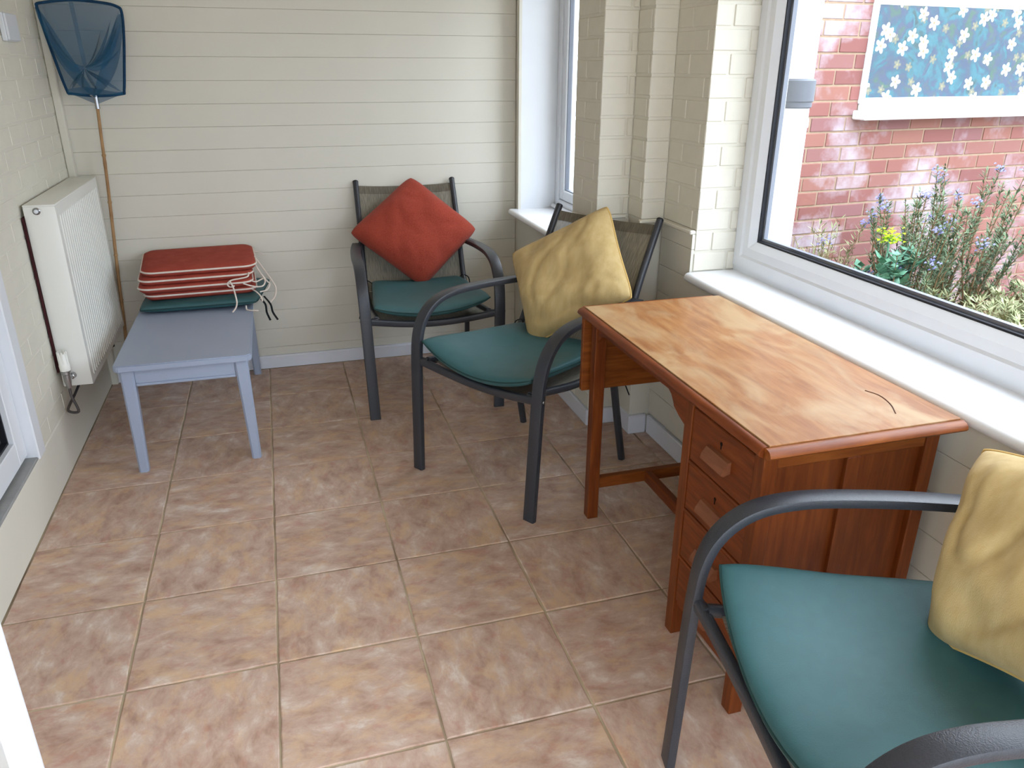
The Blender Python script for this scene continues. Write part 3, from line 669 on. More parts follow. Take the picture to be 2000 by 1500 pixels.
def pillow(name, label, cat, c4, thick, m_, pipe=None, pr=0.004, group=None, crease=None, **kw):
    F, K, rim = pillow_grid(c4, thick, **kw)
    if crease: F = [[crease(p) for p in r] for r in F]
    zmin = min(p.z for r in F+K for p in r); ctr = sum((V(p) for p in c4), V())/4; loc = V((ctr.x, ctr.y, zmin))
    t = thing(name, label, cat, loc, group=group)
    mb = MB(); n = len(F); RF = [[mb.bm.verts.new(p) for p in r] for r in F]
    RK = [[RF[i][j] if i in (0, n-1) or j in (0, n-1) else mb.bm.verts.new(K[i][j]) for j in range(n)] for i in range(n)]
    for i in range(n-1):
        for j in range(n-1):
            mb.bm.faces.new((RF[i][j], RF[i+1][j], RF[i+1][j+1], RF[i][j+1])); mb.bm.faces.new((RK[i][j], RK[i][j+1], RK[i+1][j+1], RK[i+1][j]))
    part('cover', mb, m_, t, 'all', loc)
    if pipe:
        mb = MB(); mb.tube(rim, pr, 6, closed=True); part('piping', mb, pipe, t, 'all', loc)
    return t, loc
def tie(t, loc, pts, r=0.0025, m_='blacktie', nm='tie'):
    mb = MB(); mb.tube(smoothpath(pts, 5), r, 6); return part(nm, mb, m_, t, 'x', loc)

# green seat cushions on the chairs
seatlab = {'back': 'teal green seat cushion on the chair by the back wall, under the rust red pillow',
           'mid': 'teal green seat cushion on the middle chair, its front corner turned up beside the armrest',
           'near': 'large teal green seat cushion on the foreground chair, lit by the window'}
def seat_pts(k):
    # corners: front right, front left, back left, back right in chair space
    if k == 'mid': return [(-0.272, 0.020, 0.535), (0.268, 0.022, 0.520), (0.218, 0.545, 0.498), (-0.218, 0.545, 0.498)]
    if k == 'near': return [(-0.272, 0.052, 0.558), (0.272, 0.035, 0.545), (0.218, 0.555, 0.508), (-0.226, 0.560, 0.512)]
    return [(-0.264, 0.022, 0.512), (0.264, 0.036, 0.522), (0.218, 0.545, 0.495), (-0.218, 0.545, 0.495)]
SAG = {'mid': 0.062, 'near': 0.078, 'back': 0.046}
for k in ('back', 'mid', 'near'):
    X = XF[k]; inv = X.inverted()
    def sag(p, inv=inv, X=X):
        q = inv @ p; q.z -= SAG[k]*max(0, 1-(q.x/0.28)**2)*max(0.35, 1-max(0, q.y-0.28)*1.6); q.y -= 0.022*max(0, 1-(q.x/0.28)**2)*max(0, 1-q.y/0.2); return X @ q
    c4 = [X @ V(p) for p in seat_pts(k)]
    F, K, rim = pillow_grid(c4, 0.034, n=33, pinch=0.012, rnd=0.025, pw=0.34, wr=0.003, seed=3.3*len(k))
    F = [[sag(p) for p in r] for r in F]; K = [[sag(p) for p in r] for r in K]; rim = [sag(p) for p in rim]
    zmin = min(p.z for r in F+K for p in r); ctr = sum(c4, V())/4; loc = V((ctr.x, ctr.y, zmin))
    t = thing('seat_cushion', seatlab[k], 'cushion', loc, group='teal green seat cushions')
    mb = MB(); n = len(F); RF = [[mb.bm.verts.new(p) for p in r] for r in F]
    RK = [[RF[i][j] if i in (0, n-1) or j in (0, n-1) else mb.bm.verts.new(K[i][j]) for j in range(n)] for i in range(n)]
    for i in range(n-1):
        for j in range(n-1):
            mb.bm.faces.new((RF[i][j], RF[i+1][j], RF[i+1][j+1], RF[i][j+1])); mb.bm.faces.new((RK[i][j], RK[i][j+1], RK[i+1][j+1], RK[i+1][j]))
    part('cover', mb, 'green', t, 'all', loc)
    mb = MB(); mb.tube(rim, 0.0028, 6, closed=True); part('piping', mb, 'greenpipe', t, 'all', loc)
    for s in (-1, 1):
        tie(t, loc, [X @ V(p) for p in ((s*0.215, 0.54, 0.48), (s*0.24, 0.555, 0.492), (s*0.268, 0.548, 0.478), (s*0.275, 0.55, 0.43), (s*0.272, 0.565, 0.36), (s*0.285, 0.59, 0.29))])

def local(k, pts): return [XF[k] @ V(p) for p in pts]
t, loc = pillow('throw_pillow', 'rust red woven throw pillow standing on its corner on the back chair', 'pillow',
       local('back', [(0.022, 0.455, 0.458), (0.336, 0.580, 0.712), (0.018, 0.692, 0.975), (-0.318, 0.590, 0.722)]), 0.078, 'rust', n=45, wr=0.011, pinch=0.035, rnd=0.07, seed=1.7, pw=0.6)
t, loc = pillow('throw_pillow', 'mustard yellow piped pillow leaning askew on the middle chair', 'pillow',
       local('mid', [(-0.088, 0.428, 0.442), (0.312, 0.545, 0.690), (0.068, 0.705, 0.985), (-0.336, 0.592, 0.752)]), 0.072, 'yellow', 'yellowpipe', 0.0040, n=45, wr=0.016, pinch=0.05, rnd=0.06, seed=5.1, pw=0.6)
t, loc = pillow('throw_pillow', 'mustard yellow piped pillow on the foreground chair at the right picture edge', 'pillow',
       local('near', [(-0.122, 0.412, 0.466), (0.290, 0.475, 0.592), (0.120, 0.625, 0.935), (-0.286, 0.565, 0.788)]), 0.076, 'yellow', 'yellowpipe', 0.0042, n=45, wr=0.020, pinch=0.095, rnd=0.06, seed=9.4, pw=0.6)

# ------------------------------------------------------------------ coffee table
TX0, TX1, TY0, TY1, TZ = -0.140, 0.346, -0.672, 0.352, 0.450
tb = thing('coffee_table', 'low blue grey painted coffee table beside the radiator', 'table', (0.1, -0.15, 0)); TO = (0.1, -0.15, 0)
c = 0.016
m = MB(); pts = [(TX0+c, TY0), (TX1-c, TY0), (TX1, TY0+c), (TX1, TY1), (TX0, TY1), (TX0, TY0+c)]
m.prism([(x, y, TZ-0.026) for x, y in pts], (0, 0, 0.026)); bmesh.ops.bevel(m.bm, geom=m.bm.edges[:], offset=0.004, segments=2, affect='EDGES'); part('table_top', m, 'tablegrey', tb, 'x', TO)
def tleg(x, y, dx, dy):
    m = MB(); a, b = 0.050, 0.036; prof = []
    R0 = [(-1, -1), (1, -1), (1, 1), (-1, 1)]
    top_ = [m.bm.verts.new((x+p*a/2, y+q*a/2, TZ-0.026)) for p, q in R0]; bot = [m.bm.verts.new((x+dx+p*b/2, y+dy+q*b/2, 0)) for p, q in R0]
    m.bm.faces.new(top_); m.bm.faces.new(bot)
    for i in range(4): m.bm.faces.new((top_[i], top_[(i+1) % 4], bot[(i+1) % 4], bot[i]))
    es = [e for e in m.bm.edges if abs(e.verts[0].co.z-e.verts[1].co.z) > 0.1]; bmesh.ops.bevel(m.bm, geom=es, offset=0.007, segments=1, affect='EDGES')
    part('leg', m, 'tablegrey', tb, False, TO)
tleg(TX0+0.042, TY0+0.042, -0.006, -0.002); tleg(TX1-0.042, TY0+0.042, 0.012, -0.002); tleg(TX0+0.042, TY1-0.042, -0.006, 0.01); tleg(TX1-0.042, TY1-0.042, 0.012, 0.01)
def apron(a, b):
    o = box('apron', a, b, 'tablegrey', tb, 0.002, off=TO); return o
apron((TX0+0.066, TY0+0.026, TZ-0.082), (TX1-0.066, TY0+0.044, TZ-0.026)); apron((TX0+0.066, TY1-0.044, TZ-0.082), (TX1-0.066, TY1-0.026, TZ-0.026))
apron((TX0+0.026, TY0+0.066, TZ-0.082), (TX0+0.044, TY1-0.066, TZ-0.026)); apron((TX1-0.044, TY0+0.066, TZ-0.082), (TX1-0.026, TY1-0.066, TZ-0.026))
box('apron_bead', (TX0+0.066, TY0+0.021, TZ-0.092), (TX1-0.066, TY0+0.047, TZ-0.081), 'tablegrey', tb, 0.003, off=TO)

# ------------------------------------------------------------------ stacked cushions on the table
gl = [(-0.128, -0.028, 0.472), (0.372, -0.052, 0.482), (0.432, 0.350, 0.480), (-0.118, 0.372, 0.478)]
def chairlike(name, label, c4, thick, **kw):
    F, K, rim = pillow_grid([V(p) for p in c4], thick, n=25, **kw); ctr = sum((V(p) for p in c4), V())/4
    K = [[V((p.x, p.y, max(p.z, TZ+0.0005) if p.x < TX1 else p.z)) for p in r] for r in K]
    loc = V((ctr.x, ctr.y, TZ)); t = thing(name, label, 'cushion', loc, group='teal green seat cushions')
    mb = MB(); n = len(F); RF = [[mb.bm.verts.new(p) for p in r] for r in F]
    RK = [[RF[i][j] if i in (0, n-1) or j in (0, n-1) else mb.bm.verts.new(K[i][j]) for j in range(n)] for i in range(n)]
    for i in range(n-1):
        for j in range(n-1):
            mb.bm.faces.new((RF[i][j], RF[i+1][j], RF[i+1][j+1], RF[i][j+1])); mb.bm.faces.new((RK[i][j], RK[i][j+1], RK[i+1][j+1], RK[i+1][j]))
    part('cover', mb, 'green', t, 'all', loc); mb = MB(); mb.tube(rim, 0.0026, 6, closed=True); part('piping', mb, 'greenpipe', t, 'all', loc)
    return t, loc
t, loc = chairlike('seat_cushion', 'teal green seat cushion lying on the grey table under the red cushions', gl, 0.027, pinch=0.01, rnd=0.03, pw=0.3, wr=0.003)
for dx in (0.0, 0.022):
    mb = MB(); mb.sweep(smoothpath([(0.385+dx*0.6, 0.02+dx*2, 0.474), (0.402+dx, 0.0, 0.452), (0.404+dx*1.2, -0.005, 0.415), (0.416+dx*1.5, -0.010, 0.378)], 5), roundrect(0.009, 0.002, 0.0008, 1), (1, 0, 0)); part('tie', mb, 'blacktie', t, False, loc)

def slab(w, d, h, r, cx, cy, z0, rz, tilt=(0, 0)):
    """rounded box cushion, rim of the top seam as a path"""
    rot = Matrix.Rotation(rz, 3, 'Z')
    def ring(ins, zz, seg=7):
        o = []
        for x, y in roundrect(w-2*ins, d-2*ins, max(r-ins, 0.012), seg):
            p = rot @ V((x, y, 0)); o.append(V((cx+p.x, cy+p.y, z0+zz+x*tilt[0]+y*tilt[1])))
        return o
    rings = [ring(0.05, 0.002), ring(0.012, 0.0), ring(0.002, h*0.25), ring(-0.001, h*0.5), ring(0.001, h*0.78), ring(0.014, h*0.95), ring(0.05, h*1.06), ring(0.11, h*1.12), ring(0.15, h*1.13)]
    m = MB(); VR = [[m.bm.verts.new(p) for p in rg] for rg in rings]; n = len(rings[0])
    for A, B in zip(VR, VR[1:]):
        for i in range(n): m.bm.faces.new((A[i], A[(i+1) % n], B[(i+1) % n], B[i]))
    m.bm.faces.new(list(reversed(VR[0]))); m.bm.faces.new(VR[-1])
    return m, ring(-0.002, h*0.62)
rl = ['flat brick red seat pad at the bottom of the red stack, on the green cushion', 'flat brick red seat pad with cream piping, second up in the red stack',
      'flat brick red seat pad with cream piping, just below the topmost pad', 'topmost brick red seat pad of the stack on the grey table']
spec = [(0.470, 0.345, 0.034, 0.045, 0.128, 0.186, 0.5035, 0.045, (0, 0.00)), (0.478, 0.350, 0.034, 0.05, 0.112, 0.172, 0.5405, 0.050, (0, 0.01)),
        (0.476, 0.345, 0.034, 0.05, 0.116, 0.178, 0.578, 0.060, (0.0, 0.03)), (0.482, 0.352, 0.034, 0.055, 0.131, 0.193, 0.617, 0.065, (0.0, 0.06))]
pads = []
for k, (w, d, h, r, cx, cy, z0, rz, tl) in enumerate(spec):
    m, rim = slab(w, d, h, r, cx, cy, z0, rz, tl); loc = V((cx, cy, z0))
    t = thing('seat_pad', rl[k], 'cushion', loc, group='red seat pads stacked on the table')
    part('cover', m, 'red', t, 'all', loc); m = MB(); m.tube(rim, 0.0042, 8, closed=True); part('piping', m, 'cord', t, 'all', loc)
    pads.append((t, loc))
def cord(k, pts, r=0.0034): tie(pads[k][0], pads[k][1], pts, r, 'cord', 'tie_cord')
cord(3, [(0.372, 0.09, 0.632), (0.388, 0.06, 0.60), (0.415, 0.05, 0.555), (0.43, 0.04, 0.535), (0.415, 0.02, 0.515), (0.385, 0.01, 0.510)])
cord(3, [(0.374, 0.16, 0.642), (0.40, 0.14, 0.60), (0.435, 0.11, 0.545), (0.455, 0.08, 0.505), (0.445, 0.05, 0.470), (0.425, 0.03, 0.455), (0.412, 0.02, 0.44)])
cord(3, [(0.374, 0.22, 0.652), (0.395, 0.21, 0.650), (0.415, 0.20, 0.640), (0.425, 0.19, 0.636)], 0.002)
cord(2, [(0.345, 0.02, 0.600), (0.340, -0.012, 0.590), (0.300, -0.018, 0.584), (0.270, -0.022, 0.580), (0.252, -0.024, 0.566), (0.262, -0.028, 0.552), (0.282, -0.028, 0.556)])
cord(2, [(0.262, -0.024, 0.580), (0.274, -0.034, 0.555), (0.281, -0.052, 0.520), (0.284, -0.066, 0.488), (0.276, -0.080, 0.467), (0.262, -0.090, 0.4535)])
cord(1, [(0.348, 0.03, 0.562), (0.372, 0.02, 0.556), (0.395, 0.04, 0.560), (0.41, 0.06, 0.562)])
cord(1, [(0.318, -0.012, 0.560), (0.345, -0.010, 0.548), (0.375, -0.01, 0.540), (0.402, 0.0, 0.541), (0.412, 0.03, 0.556), (0.400, 0.06, 0.575), (0.386, 0.08, 0.59)])
cord(0, [(0.350, 0.03, 0.522), (0.372, 0.0, 0.512), (0.388, -0.03, 0.498), (0.392, -0.05, 0.482)])
cord(0, [(0.32, -0.052, 0.468), (0.322, -0.066, 0.4535), (0.34, -0.085, 0.4535), (0.362, -0.095, 0.4535), (0.372, -0.098, 0.4525)])

# ------------------------------------------------------------------ radiator
rd = thing('radiator', 'cream ribbed panel radiator hung on the left wall', 'radiator', (-0.318, -0.06, 0.31)); RO = (-0.318, -0.06, 0.31)
rx0, rx1, ry0, ry1, rz0, rz1 = -0.366, -0.262, -0.450, 0.328, 0.312, 1.006
box('side_panel', (rx0, ry0, rz0), (rx1, ry0+0.006, rz1-0.006), 'radiator', rd, 0.003, 2, off=RO); box('side_panel', (rx0, ry1-0.006, rz0), (rx1, ry1, rz1-0.006), 'radiator', rd, 0.003, 2, off=RO)
box('rear_panel', (rx0, ry0+0.006, rz0+0.01), (rx0+0.016, ry1-0.006, rz1-0.02), 'radiator', rd, off=RO)
tg = box('top_grille', (rx0-0.001, ry0+0.001, rz1-0.007), (rx1+0.001, ry1-0.001, rz1), 'radiator', rd, 0.003, 2, off=RO)
# ribbed front
m = MB(); z0, z1 = rz0+0.035, rz1-0.055; ys = []; nr = 22; y0 = ry0+0.028; y1 = ry1-0.028; p = (y1-y0)/nr
prof = [(ry0+0.002, 0.0), (y0, 0.0)]
for i in range(nr):
    a = y0+i*p; prof += [(a+p*0.18, 0.0), (a+p*0.30, -0.012), (a+p*0.70, -0.012), (a+p*0.82, 0.0)]
prof += [(y1, 0.0), (ry1-0.002, 0.0)]
rows = [[(rx1, y, rz0) for y, q in prof], [(rx1, y, z0-0.012) for y, q in prof], [(rx1+q, y, z0+0.012) for y, q in prof], [(rx1+q, y, z1-0.012) for y, q in prof], [(rx1, y, z1+0.012) for y, q in prof], [(rx1, y, rz1-0.004) for y, q in prof], [(rx1-0.02, y, rz1-0.004) for y, q in prof]]
m.grid(rows); part('front_panel', m, 'radiator', rd, False, RO)
box('maroon_sheet', (-0.3725, ry0-0.012, 0.375), (-0.3665, ry1-0.03, 0.965), 'maroon', rd, off=RO, label='dark maroon strip behind the radiator')  # thin dark maroon sheet between radiator and wall
m = MB(); m.lathe([(0.013, 0), (0.013, 0.004), (0.010, 0.006), (0.0085, 0.003)], (-0.323, ry0, 0.984), (0, -1, 0), 18); o = part('plug', m, 'chrome', rd, 'x', RO)
m = MB(); m.lathe([(0.0075, 0.002), (0.0075, 0.010), (0.004, 0.012)], (-0.323, ry0, 0.984), (0, -1, 0), 14); part('plug_cap', m, 'pvc', o, 'x', RO)
m = MB(); m.lathe([(0.021, -0.001), (0.021, 0.0015)], (-0.322, ry0, 0.981), (0, -1, 0), 20); part('plug_disc', m, 'radiator', rd, 'x', RO)
# thermostatic valve
vx, vy = -0.338, ry0-0.034
m = MB(); m.lathe([(0.012, 0.385), (0.0185, 0.39), (0.0195, 0.412), (0.0175, 0.418), (0.016, 0.452), (0.013, 0.458)], (vx, vy, 0), (0, 0, 1), 22); vh = part('valve_head', m, 'radiator', rd, 'x', RO)
for k in range(9):
    a = 2*math.pi*k/9; m = MB(); m.box((vx+0.0155*math.cos(a)-0.0022, vy+0.0155*math.sin(a)-0.0022, 0.418), (vx+0.0155*math.cos(a)+0.0022, vy+0.0155*math.sin(a)+0.0022, 0.466)); part('grip_rib', m, 'radiator', vh, False, RO)
m = MB(); m.lathe([(0.009, 0.318), (0.0105, 0.335), (0.013, 0.345), (0.013, 0.372), (0.0165, 0.376), (0.0165, 0.387)], (vx, vy, 0), (0, 0, 1), 16); m.lathe([(0.010, 0), (0.010, 0.02), (0.0125, 0.022), (0.0125, 0.038)], (vx+0.002, vy, 0.357), (0.35, 1, 0), 12); part('valve_body', m, 'chrome', rd, 'x', RO)
m = MB(); m.tube(smoothpath([(vx, vy, 0.322), (vx, vy, 0.285), (vx+0.012, vy+0.004, 0.225), (vx+0.006, vy+0.004, 0.212), (vx-0.018, vy+0.01, 0.214), (vx-0.026, vy+0.02, 0.226), (vx-0.006, vy+0.07, 0.262), (vx+0.012, vy+0.12, 0.30), (vx+0.018, vy+0.15, 0.325)], 6), 0.0052, 8); part('pipe', m, 'pipe', rd, 'x', RO)
m = MB(); m.lathe([(0.011, 0), (0.011, 0.035), (0.013, 0.036), (0.013, 0.05)], (-0.30, 0.16, 0.312), (0, 0, -1), 12); part('bleed_valve', m, 'gasket', rd, 'x', RO)

# small white box on the left wall
sb = thing('wall_switch', 'small white plastic switch box high on the left wall', 'switch', (XL, -0.115, 1.545))
box('back_box', (XL-0.001, -0.19, 1.545), (XL+0.016, -0.04, 1.640), 'switch', sb, 0.003, off=(XL, -0.115, 1.545)); box('cover', (XL+0.016, -0.187, 1.548), (XL+0.024, -0.043, 1.637), 'switch', sb, 0.002, off=(XL, -0.115, 1.545))

# ------------------------------------------------------------------ fishing net
fn = thing('fishing_net', 'blue mesh fishing net on a bamboo pole leaning in the corner', 'fishing net', (-0.285, 0.33, 0)); FO = (-0.285, 0.33, 0)
path = smoothpath([(-0.292, 0.352, 0.0), (-0.266, 0.350, 0.30), (-0.251, 0.347, 0.55), (-0.232, 0.340, 0.80), (-0.216, 0.330, 1.02), (-0.207, 0.318, 1.16), (-0.196, 0.303, 1.312)], 8)
m = MB(); sc = [1.0+0.16*math.exp(-((p.z % 0.235-0.117)/0.010)**2) for p in path]; m.tube(path, 0.0072, 10, scale=[s*(1.05-0.12*p.z) for s, p in zip(sc, path)]); part('pole', m, 'bamboo', fn, 'x', FO)
for zz in (0.2, 0.43, 0.66, 0.90, 1.1):
    p = min(path, key=lambda q: abs(q.z-zz)); m = MB(); m.lathe([(0.0070, -0.006), (0.0092, -0.001), (0.0092, 0.001), (0.0070, 0.006)], p, (0.07, -0.02, 1), 12); part('node', m, 'bamboo', fn, 'x', FO)
rim = [(-0.352, 0.305, 1.685), (-0.340, 0.305, 1.698), (-0.218, 0.300, 1.712), (-0.100, 0.296, 1.703), (-0.050, 0.295, 1.690), (-0.036, 0.295, 1.668), (-0.043, 0.297, 1.58), (-0.062, 0.30, 1.46), (-0.079, 0.302, 1.365), (-0.090, 0.302, 1.350), (-0.185, 0.303, 1.342), (-0.285, 0.304, 1.352), (-0.303, 0.304, 1.368), (-0.325, 0.304, 1.49), (-0.342, 0.304, 1.60)]
rimp = smoothpath(rim+[rim[0]], 5)[:-1]
m = MB(); m.tube(rimp, 0.0058, 8, closed=True); part('hoop', m, 'netrim', fn, 'x', FO)
m = MB(); m.tube(smoothpath([(-0.196, 0.303, 1.335), (-0.215, 0.302, 1.348)], 4), 0.006, 8); m.tube(smoothpath([(-0.196, 0.303, 1.29), (-0.196, 0.303, 1.345)], 4), 0.0095, 8); part('socket', m, 'chrome', fn, 'x', FO)
# back sheet bulging to the wall and a hanging pocket in front
ctr = V((-0.205, 0.325, 1.50))
rows = [[V(p)*(1-t_)+ctr*t_+V((0, 0.035*math.sin(math.pi*min(1, t_*1.0))*0.6, 0)) for t_ in (0, 0.15, 0.3, 0.45, 0.6, 0.75, 0.9, 1.0)] for p in rimp]
for r in rows:
    for p in r: p.y = min(p.y, 0.378)
m = MB(); m.grid(rows, True); part('net_sheet', m, 'net', fn, 'all', FO)
tip = V((-0.212, 0.262, 1.452))
rows = []
for i, p in enumerate(rimp):
    row = []; p = V(p); fold = 0.010*math.sin(i*1.9)+0.006*math.sin(i*4.3)
    for k in range(9):
        t_ = k/8; q = p*(1-t_)+tip*t_; drop = math.sin(math.pi*t_)*0.055*max(0, (p.z-1.40)/0.3); q.z -= drop; q.y -= 0.018*math.sin(math.pi*t_); q.x += fold*math.sin(math.pi*t_); row.append(q)
    rows.append(row)
m = MB(); m.grid(rows, True); part('net_pocket', m, 'net', fn, 'all', FO)
for s, (ax, az) in enumerate(((-0.350, 1.68), (-0.040, 1.66))):
    rows = []
    for k in range(13):
        t_ = k/12; x = ax+(-0.195-ax)*t_; zz = az+(1.338-az)*t_-0.05*math.sin(math.pi*t_); w = 0.010+0.034*math.sin(math.pi*t_)**0.8
        rows.append([V((x-w*0.7, 0.286, zz+w*0.3)), V((x-w*0.25, 0.274+0.004*math.sin(k), zz)), V((x+w*0.25, 0.282, zz)), V((x+w*0.7, 0.272, zz+w*0.2))])
    m = MB(); m.grid(rows); part('net_fold', m, 'netfold', fn, 'all', FO)
rows = [[V((-0.222+0.014*t_-0.008*s, 0.30-0.03*t_, 1.705-0.25*t_)) for s in (-1, -0.3, 0.3, 1)] for t_ in [k/8 for k in range(9)]]
m = MB(); m.grid(rows); part('net_seam', m, 'net', fn, 'all', FO)
m = MB(); m.grid([[V((-0.300+0.215*u, 0.296-0.006*math.sin(9*u), 1.346+v*(0.022+0.010*math.sin(5*u)))) for v in (0, 0.5, 1)] for u in [k/12 for k in range(13)]]); part('net_fold', m, 'netfold', fn, 'all', FO)
m = MB(); m.grid([[V((-0.196+(-0.285+0.2*u+0.196)*(1-v), 0.300-0.004*v, 1.350*(1-v)+1.308*v)) for v in (0, 0.35, 0.7, 0.93)] for u in [k/8 for k in range(9)]]); part('net_fold', m, 'netfold', fn, 'all', FO)
for q, (ax, az, bx, bz) in enumerate(((-0.345, 1.64, -0.215, 1.455), (-0.046, 1.62, -0.205, 1.455))):
    m = MB(); rows = []
    for k in range(13):
        t_ = k/12; x = ax+(bx-ax)*t_; zz = az+(bz-az)*t_-0.075*math.sin(math.pi*t_)*(0.9 if q == 0 else 0.7); w = 0.006+0.016*math.sin(math.pi*t_)
        rows.append([V((x, 0.272, zz-w)), V((x, 0.266, zz)), V((x, 0.270, zz+w))])
    m.grid(rows); part('net_fold', m, 'netfold', fn, 'all', FO)

# ------------------------------------------------------------------ outside
GZ = 0.10
box('ground', (-6, -9, -0.30), (9, 6, -0.12), 'paving', kind='structure', label='pale paving outside the windows')
bd = box('garden_bed', (2.26, -4.5, -0.12), (7.0, 0.9, GZ), 'soil', kind='structure', label='raised bed of bare soil outside the large window')
EO, ER = (2.70, -0.10, 0), math.radians(5.0)
we = box('wall_outside', (0, 0.004, -0.12), (4.3, 0.25, 3.2), 'mortar', kind='structure', label='red brick house wall seen through the large window')
we.location = EO; we.rotation_euler = (0, 0, ER)
EW0, EZ0 = 0.738, 1.215
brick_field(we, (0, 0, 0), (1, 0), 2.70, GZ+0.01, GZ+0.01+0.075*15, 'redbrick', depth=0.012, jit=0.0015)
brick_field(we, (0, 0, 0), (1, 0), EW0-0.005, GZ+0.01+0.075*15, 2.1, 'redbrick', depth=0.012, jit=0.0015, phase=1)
w3 = setting('window_3', 'neighbouring window with white frame and blue floral blind'); w3.location = EO; w3.rotation_euler = (0, 0, ER)
EX1 = 3.0
box('frame', (EW0-0.004, -0.02, EZ0+0.075), (EW0+0.022, 0.02, 2.6), 'pvc', w3, 0.004); box('frame', (EW0+0.022, -0.02, EZ0+0.075), (EX1, 0.02, EZ0+0.105), 'pvc', w3, 0.004)
box('frame', (EW0-0.004, -0.02, 2.54), (EX1, 0.02, 2.6), 'pvc', w3, 0.004)
box('window_sill', (EW0-0.03, -0.09, EZ0), (EX1+0.1, 0.003, EZ0+0.045), 'sillwhite', w3, 0.006); box('frame_base', (EW0, -0.03, EZ0+0.045), (EX1, 0.003, EZ0+0.076), 'pvc', w3, 0.004)
box('blind', (EW0+0.02, -0.004, EZ0+0.098), (EX1, -0.001, 1.755), 'blind', w3, label='blue blind printed with white star flowers'); box('blind_pelmet', (EW0+0.02, -0.006, 1.755), (EX1, -0.001, 2.55), 'pvc', w3)
box('pane', (EW0+0.02, -0.014, EZ0+0.098), (EX1, -0.011, 2.55), 'glass', w3)

sp = thing('soil_pipe', 'thick white drain pipe with grey coupling outside the large window', 'pipe', (2.378, -0.98, GZ)); SO = (2.378, -0.98, GZ)
m = MB(); m.lathe([(0.055, GZ), (0.055, 1.278)], (2.378, -0.98, 0), (0, 0, 1), 28); part('pipe', m, 'downpipe', sp, 'x', SO)
m = MB(); m.lathe([(0.055, 1.278), (0.055, 3.0)], (2.378, -0.98, 0), (0, 0, 1), 28); part('pipe', m, 'downpipe', sp, 'x', SO)
m = MB(); m.lathe([(0.0555, 1.328), (0.061, 1.333), (0.061, 1.350), (0.0655, 1.353), (0.0655, 1.423), (0.060, 1.428), (0.0555, 1.430)], (2.378, -0.98, 0), (0, 0, 1), 28); part('coupling', m, 'coupling', sp, 'x', SO)
m = MB(); m.lathe([(0.0555, 1.258), (0.0595, 1.262), (0.0595, 1.290), (0.0555, 1.294)], (2.378, -0.98, 0), (0, 0, 1), 28); part('collar', m, 'downpipe', sp, 'x', SO)

def shrub(name, label, cat, base, h, nst, spread, m_leaf, leafn, ll, lw, flower=None, fl_n=0, seed=1, stem_r=0.006, group=None, bend=0.15):
    rr = random.Random(seed); t = thing(name, label, cat, base, group=group)
    ms, ml, mf = MB(), MB(), MB(); nleaf = leafn//nst
    for s in range(nst):
        a = rr.uniform(0, 2*math.pi); rad = spread*math.sqrt(rr.random()); hh = h*rr.uniform(0.6, 1.0)
        p0 = V((rr.uniform(-1, 1)*spread*0.15, rr.uniform(-1, 1)*spread*0.15, 0)); p3 = V((rad*math.cos(a), rad*math.sin(a), hh))
        P = smoothpath([p0, p0*0.6+p3*0.35+V((rr.uniform(-1, 1)*bend*h*0.3, rr.uniform(-1, 1)*bend*h*0.3, 0)), p0*0.25+p3*0.7+V((rr.uniform(-1, 1)*bend*h*0.2, 0, 0)), p3], 4)
        ms.tube(P, stem_r, 5, scale=[1-0.75*i/(len(P)-1) for i in range(len(P))])
        for k in range(nleaf):
            f = 0.18+0.82*rr.random(); i = min(int(f*(len(P)-1)), len(P)-2); q = P[i].lerp(P[i+1], f*(len(P)-1)-i)
            b = rr.uniform(0, 2*math.pi); el = rr.uniform(0.1, 1.0); d = V((math.cos(b)*math.cos(el), math.sin(b)*math.cos(el), math.sin(el)))
            L_ = ll*rr.uniform(0.6, 1.2); sd = d.cross(V((0, 0, 1))).normalized()*lw*rr.uniform(0.7, 1.2); up = V((0, 0, lw*0.3))
            vs_ = [ml.bm.verts.new(x) for x in (q, q+d*L_*0.5+sd-up*0.5, q+d*L_, q+d*L_*0.5-sd-up*0.5)]; ml.bm.faces.new(vs_[:3]); ml.bm.faces.new((vs_[0], vs_[2], vs_[3]))
        if flower and s < fl_n:
            for k in range(16):
                q = P[-1]+V((rr.gauss(0, 0.014), rr.gauss(0, 0.014), rr.gauss(0, 0.012))); e = 0.008
                vs_ = [mf.bm.verts.new(q+V(x)*e) for x in ((1, 0, 0), (0, 1, 0.4), (-1, 0, 0), (0, -1, 0.4), (0, 0, 1.1))]
                for x, y in ((0, 1), (1, 2), (2, 3), (3, 0)): mf.bm.faces.new((vs_[x], vs_[y], vs_[4]))
    part('stems', ms, 'stem', t)['kind'] = 'stuff'; part('foliage', ml, m_leaf, t)['kind'] = 'stuff'
    if flower and fl_n: part('flowers', mf, flower, t)['kind'] = 'stuff'
    else: mf.bm.free()
    return t
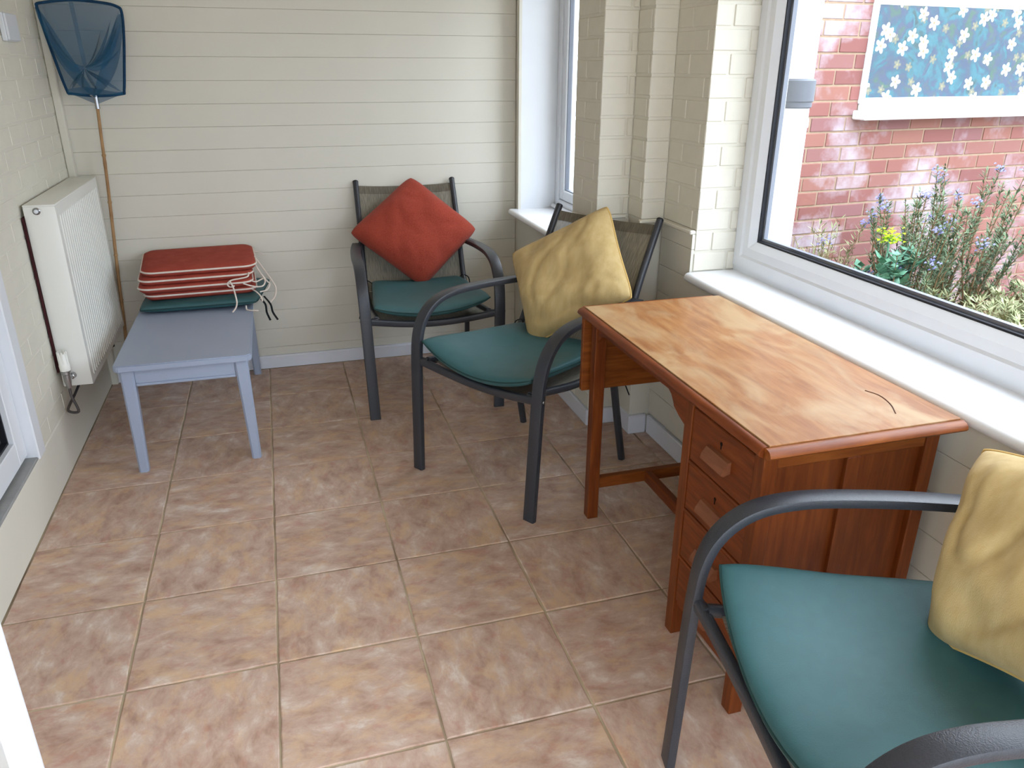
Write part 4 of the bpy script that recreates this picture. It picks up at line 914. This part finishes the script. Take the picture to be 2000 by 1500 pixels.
shrub('flowering_shrub', 'blue green leafy plant under the lime yellow flower head outside', 'plant', (3.06, -0.85, GZ), 0.66, 22, 0.15, 'leafblue', 1300, 0.062, 0.020, 'mauve', 3, 3, 0.006)
t = thing('lime_spurge', 'lime yellow flower head above the blue green plant', 'flower', (3.035, -0.86, GZ)); m = MB(); rr = random.Random(4)
for k in range(90):
    q = V((rr.gauss(0, 0.022), rr.gauss(0, 0.022), 0.685+rr.gauss(0, 0.016))); e = 0.009; a = rr.uniform(0, 6.28)
    vs_ = [m.bm.verts.new(q+V((math.cos(a+b)*e, math.sin(a+b)*e, c_))) for b, c_ in ((0, 0.004), (1.57, -0.002), (3.14, 0.004), (4.71, -0.002))]; m.bm.faces.new(vs_)
part('flower_head', m, 'lime', t); m = MB(); m.tube([(0, 0, 0), (0.005, 0, 0.35), (0, 0, 0.68)], 0.005, 6); part('stem', m, 'leafblue', t, 'x')
shrub('rosemary_bush', 'tall wispy grey green bush with mauve flowers beside the lime flower', 'plant', (3.26, -0.78, GZ), 0.86, 40, 0.27, 'leafrose', 7000, 0.036, 0.0042, 'mauve', 9, 11, 0.006)
shrub('rosemary_bush', 'wispy grey green bush nearest the right picture edge outside', 'plant', (3.66, -0.66, GZ), 0.95, 40, 0.32, 'leafrose', 7000, 0.038, 0.0044, 'mauve', 9, 17, 0.006)
shrub('dry_grass', 'faded brown wispy plant beside the drain pipe outside', 'plant', (3.0, -0.50, GZ), 0.72, 34, 0.16, 'straw', 1500, 0.045, 0.004, 'mauve', 4, 23, 0.003)
shrub('silver_shrub', 'pale straw coloured mound of foliage below the wispy bushes', 'plant', (3.34, -1.20, GZ), 0.46, 110, 0.40, 'straw', 11000, 0.05, 0.006, None, 0, 29, 0.003)
shrub('ground_cover', 'low green plant at the foot of the lime flower', 'plant', (2.98, -1.02, GZ), 0.42, 50, 0.22, 'leafrose', 4000, 0.045, 0.006, None, 0, 31, 0.003)
shrub('silver_shrub', 'pale straw coloured mound of foliage at the right picture edge outside', 'plant', (3.86, -1.05, GZ), 0.50, 90, 0.36, 'straw', 9000, 0.05, 0.006, None, 0, 37, 0.003)
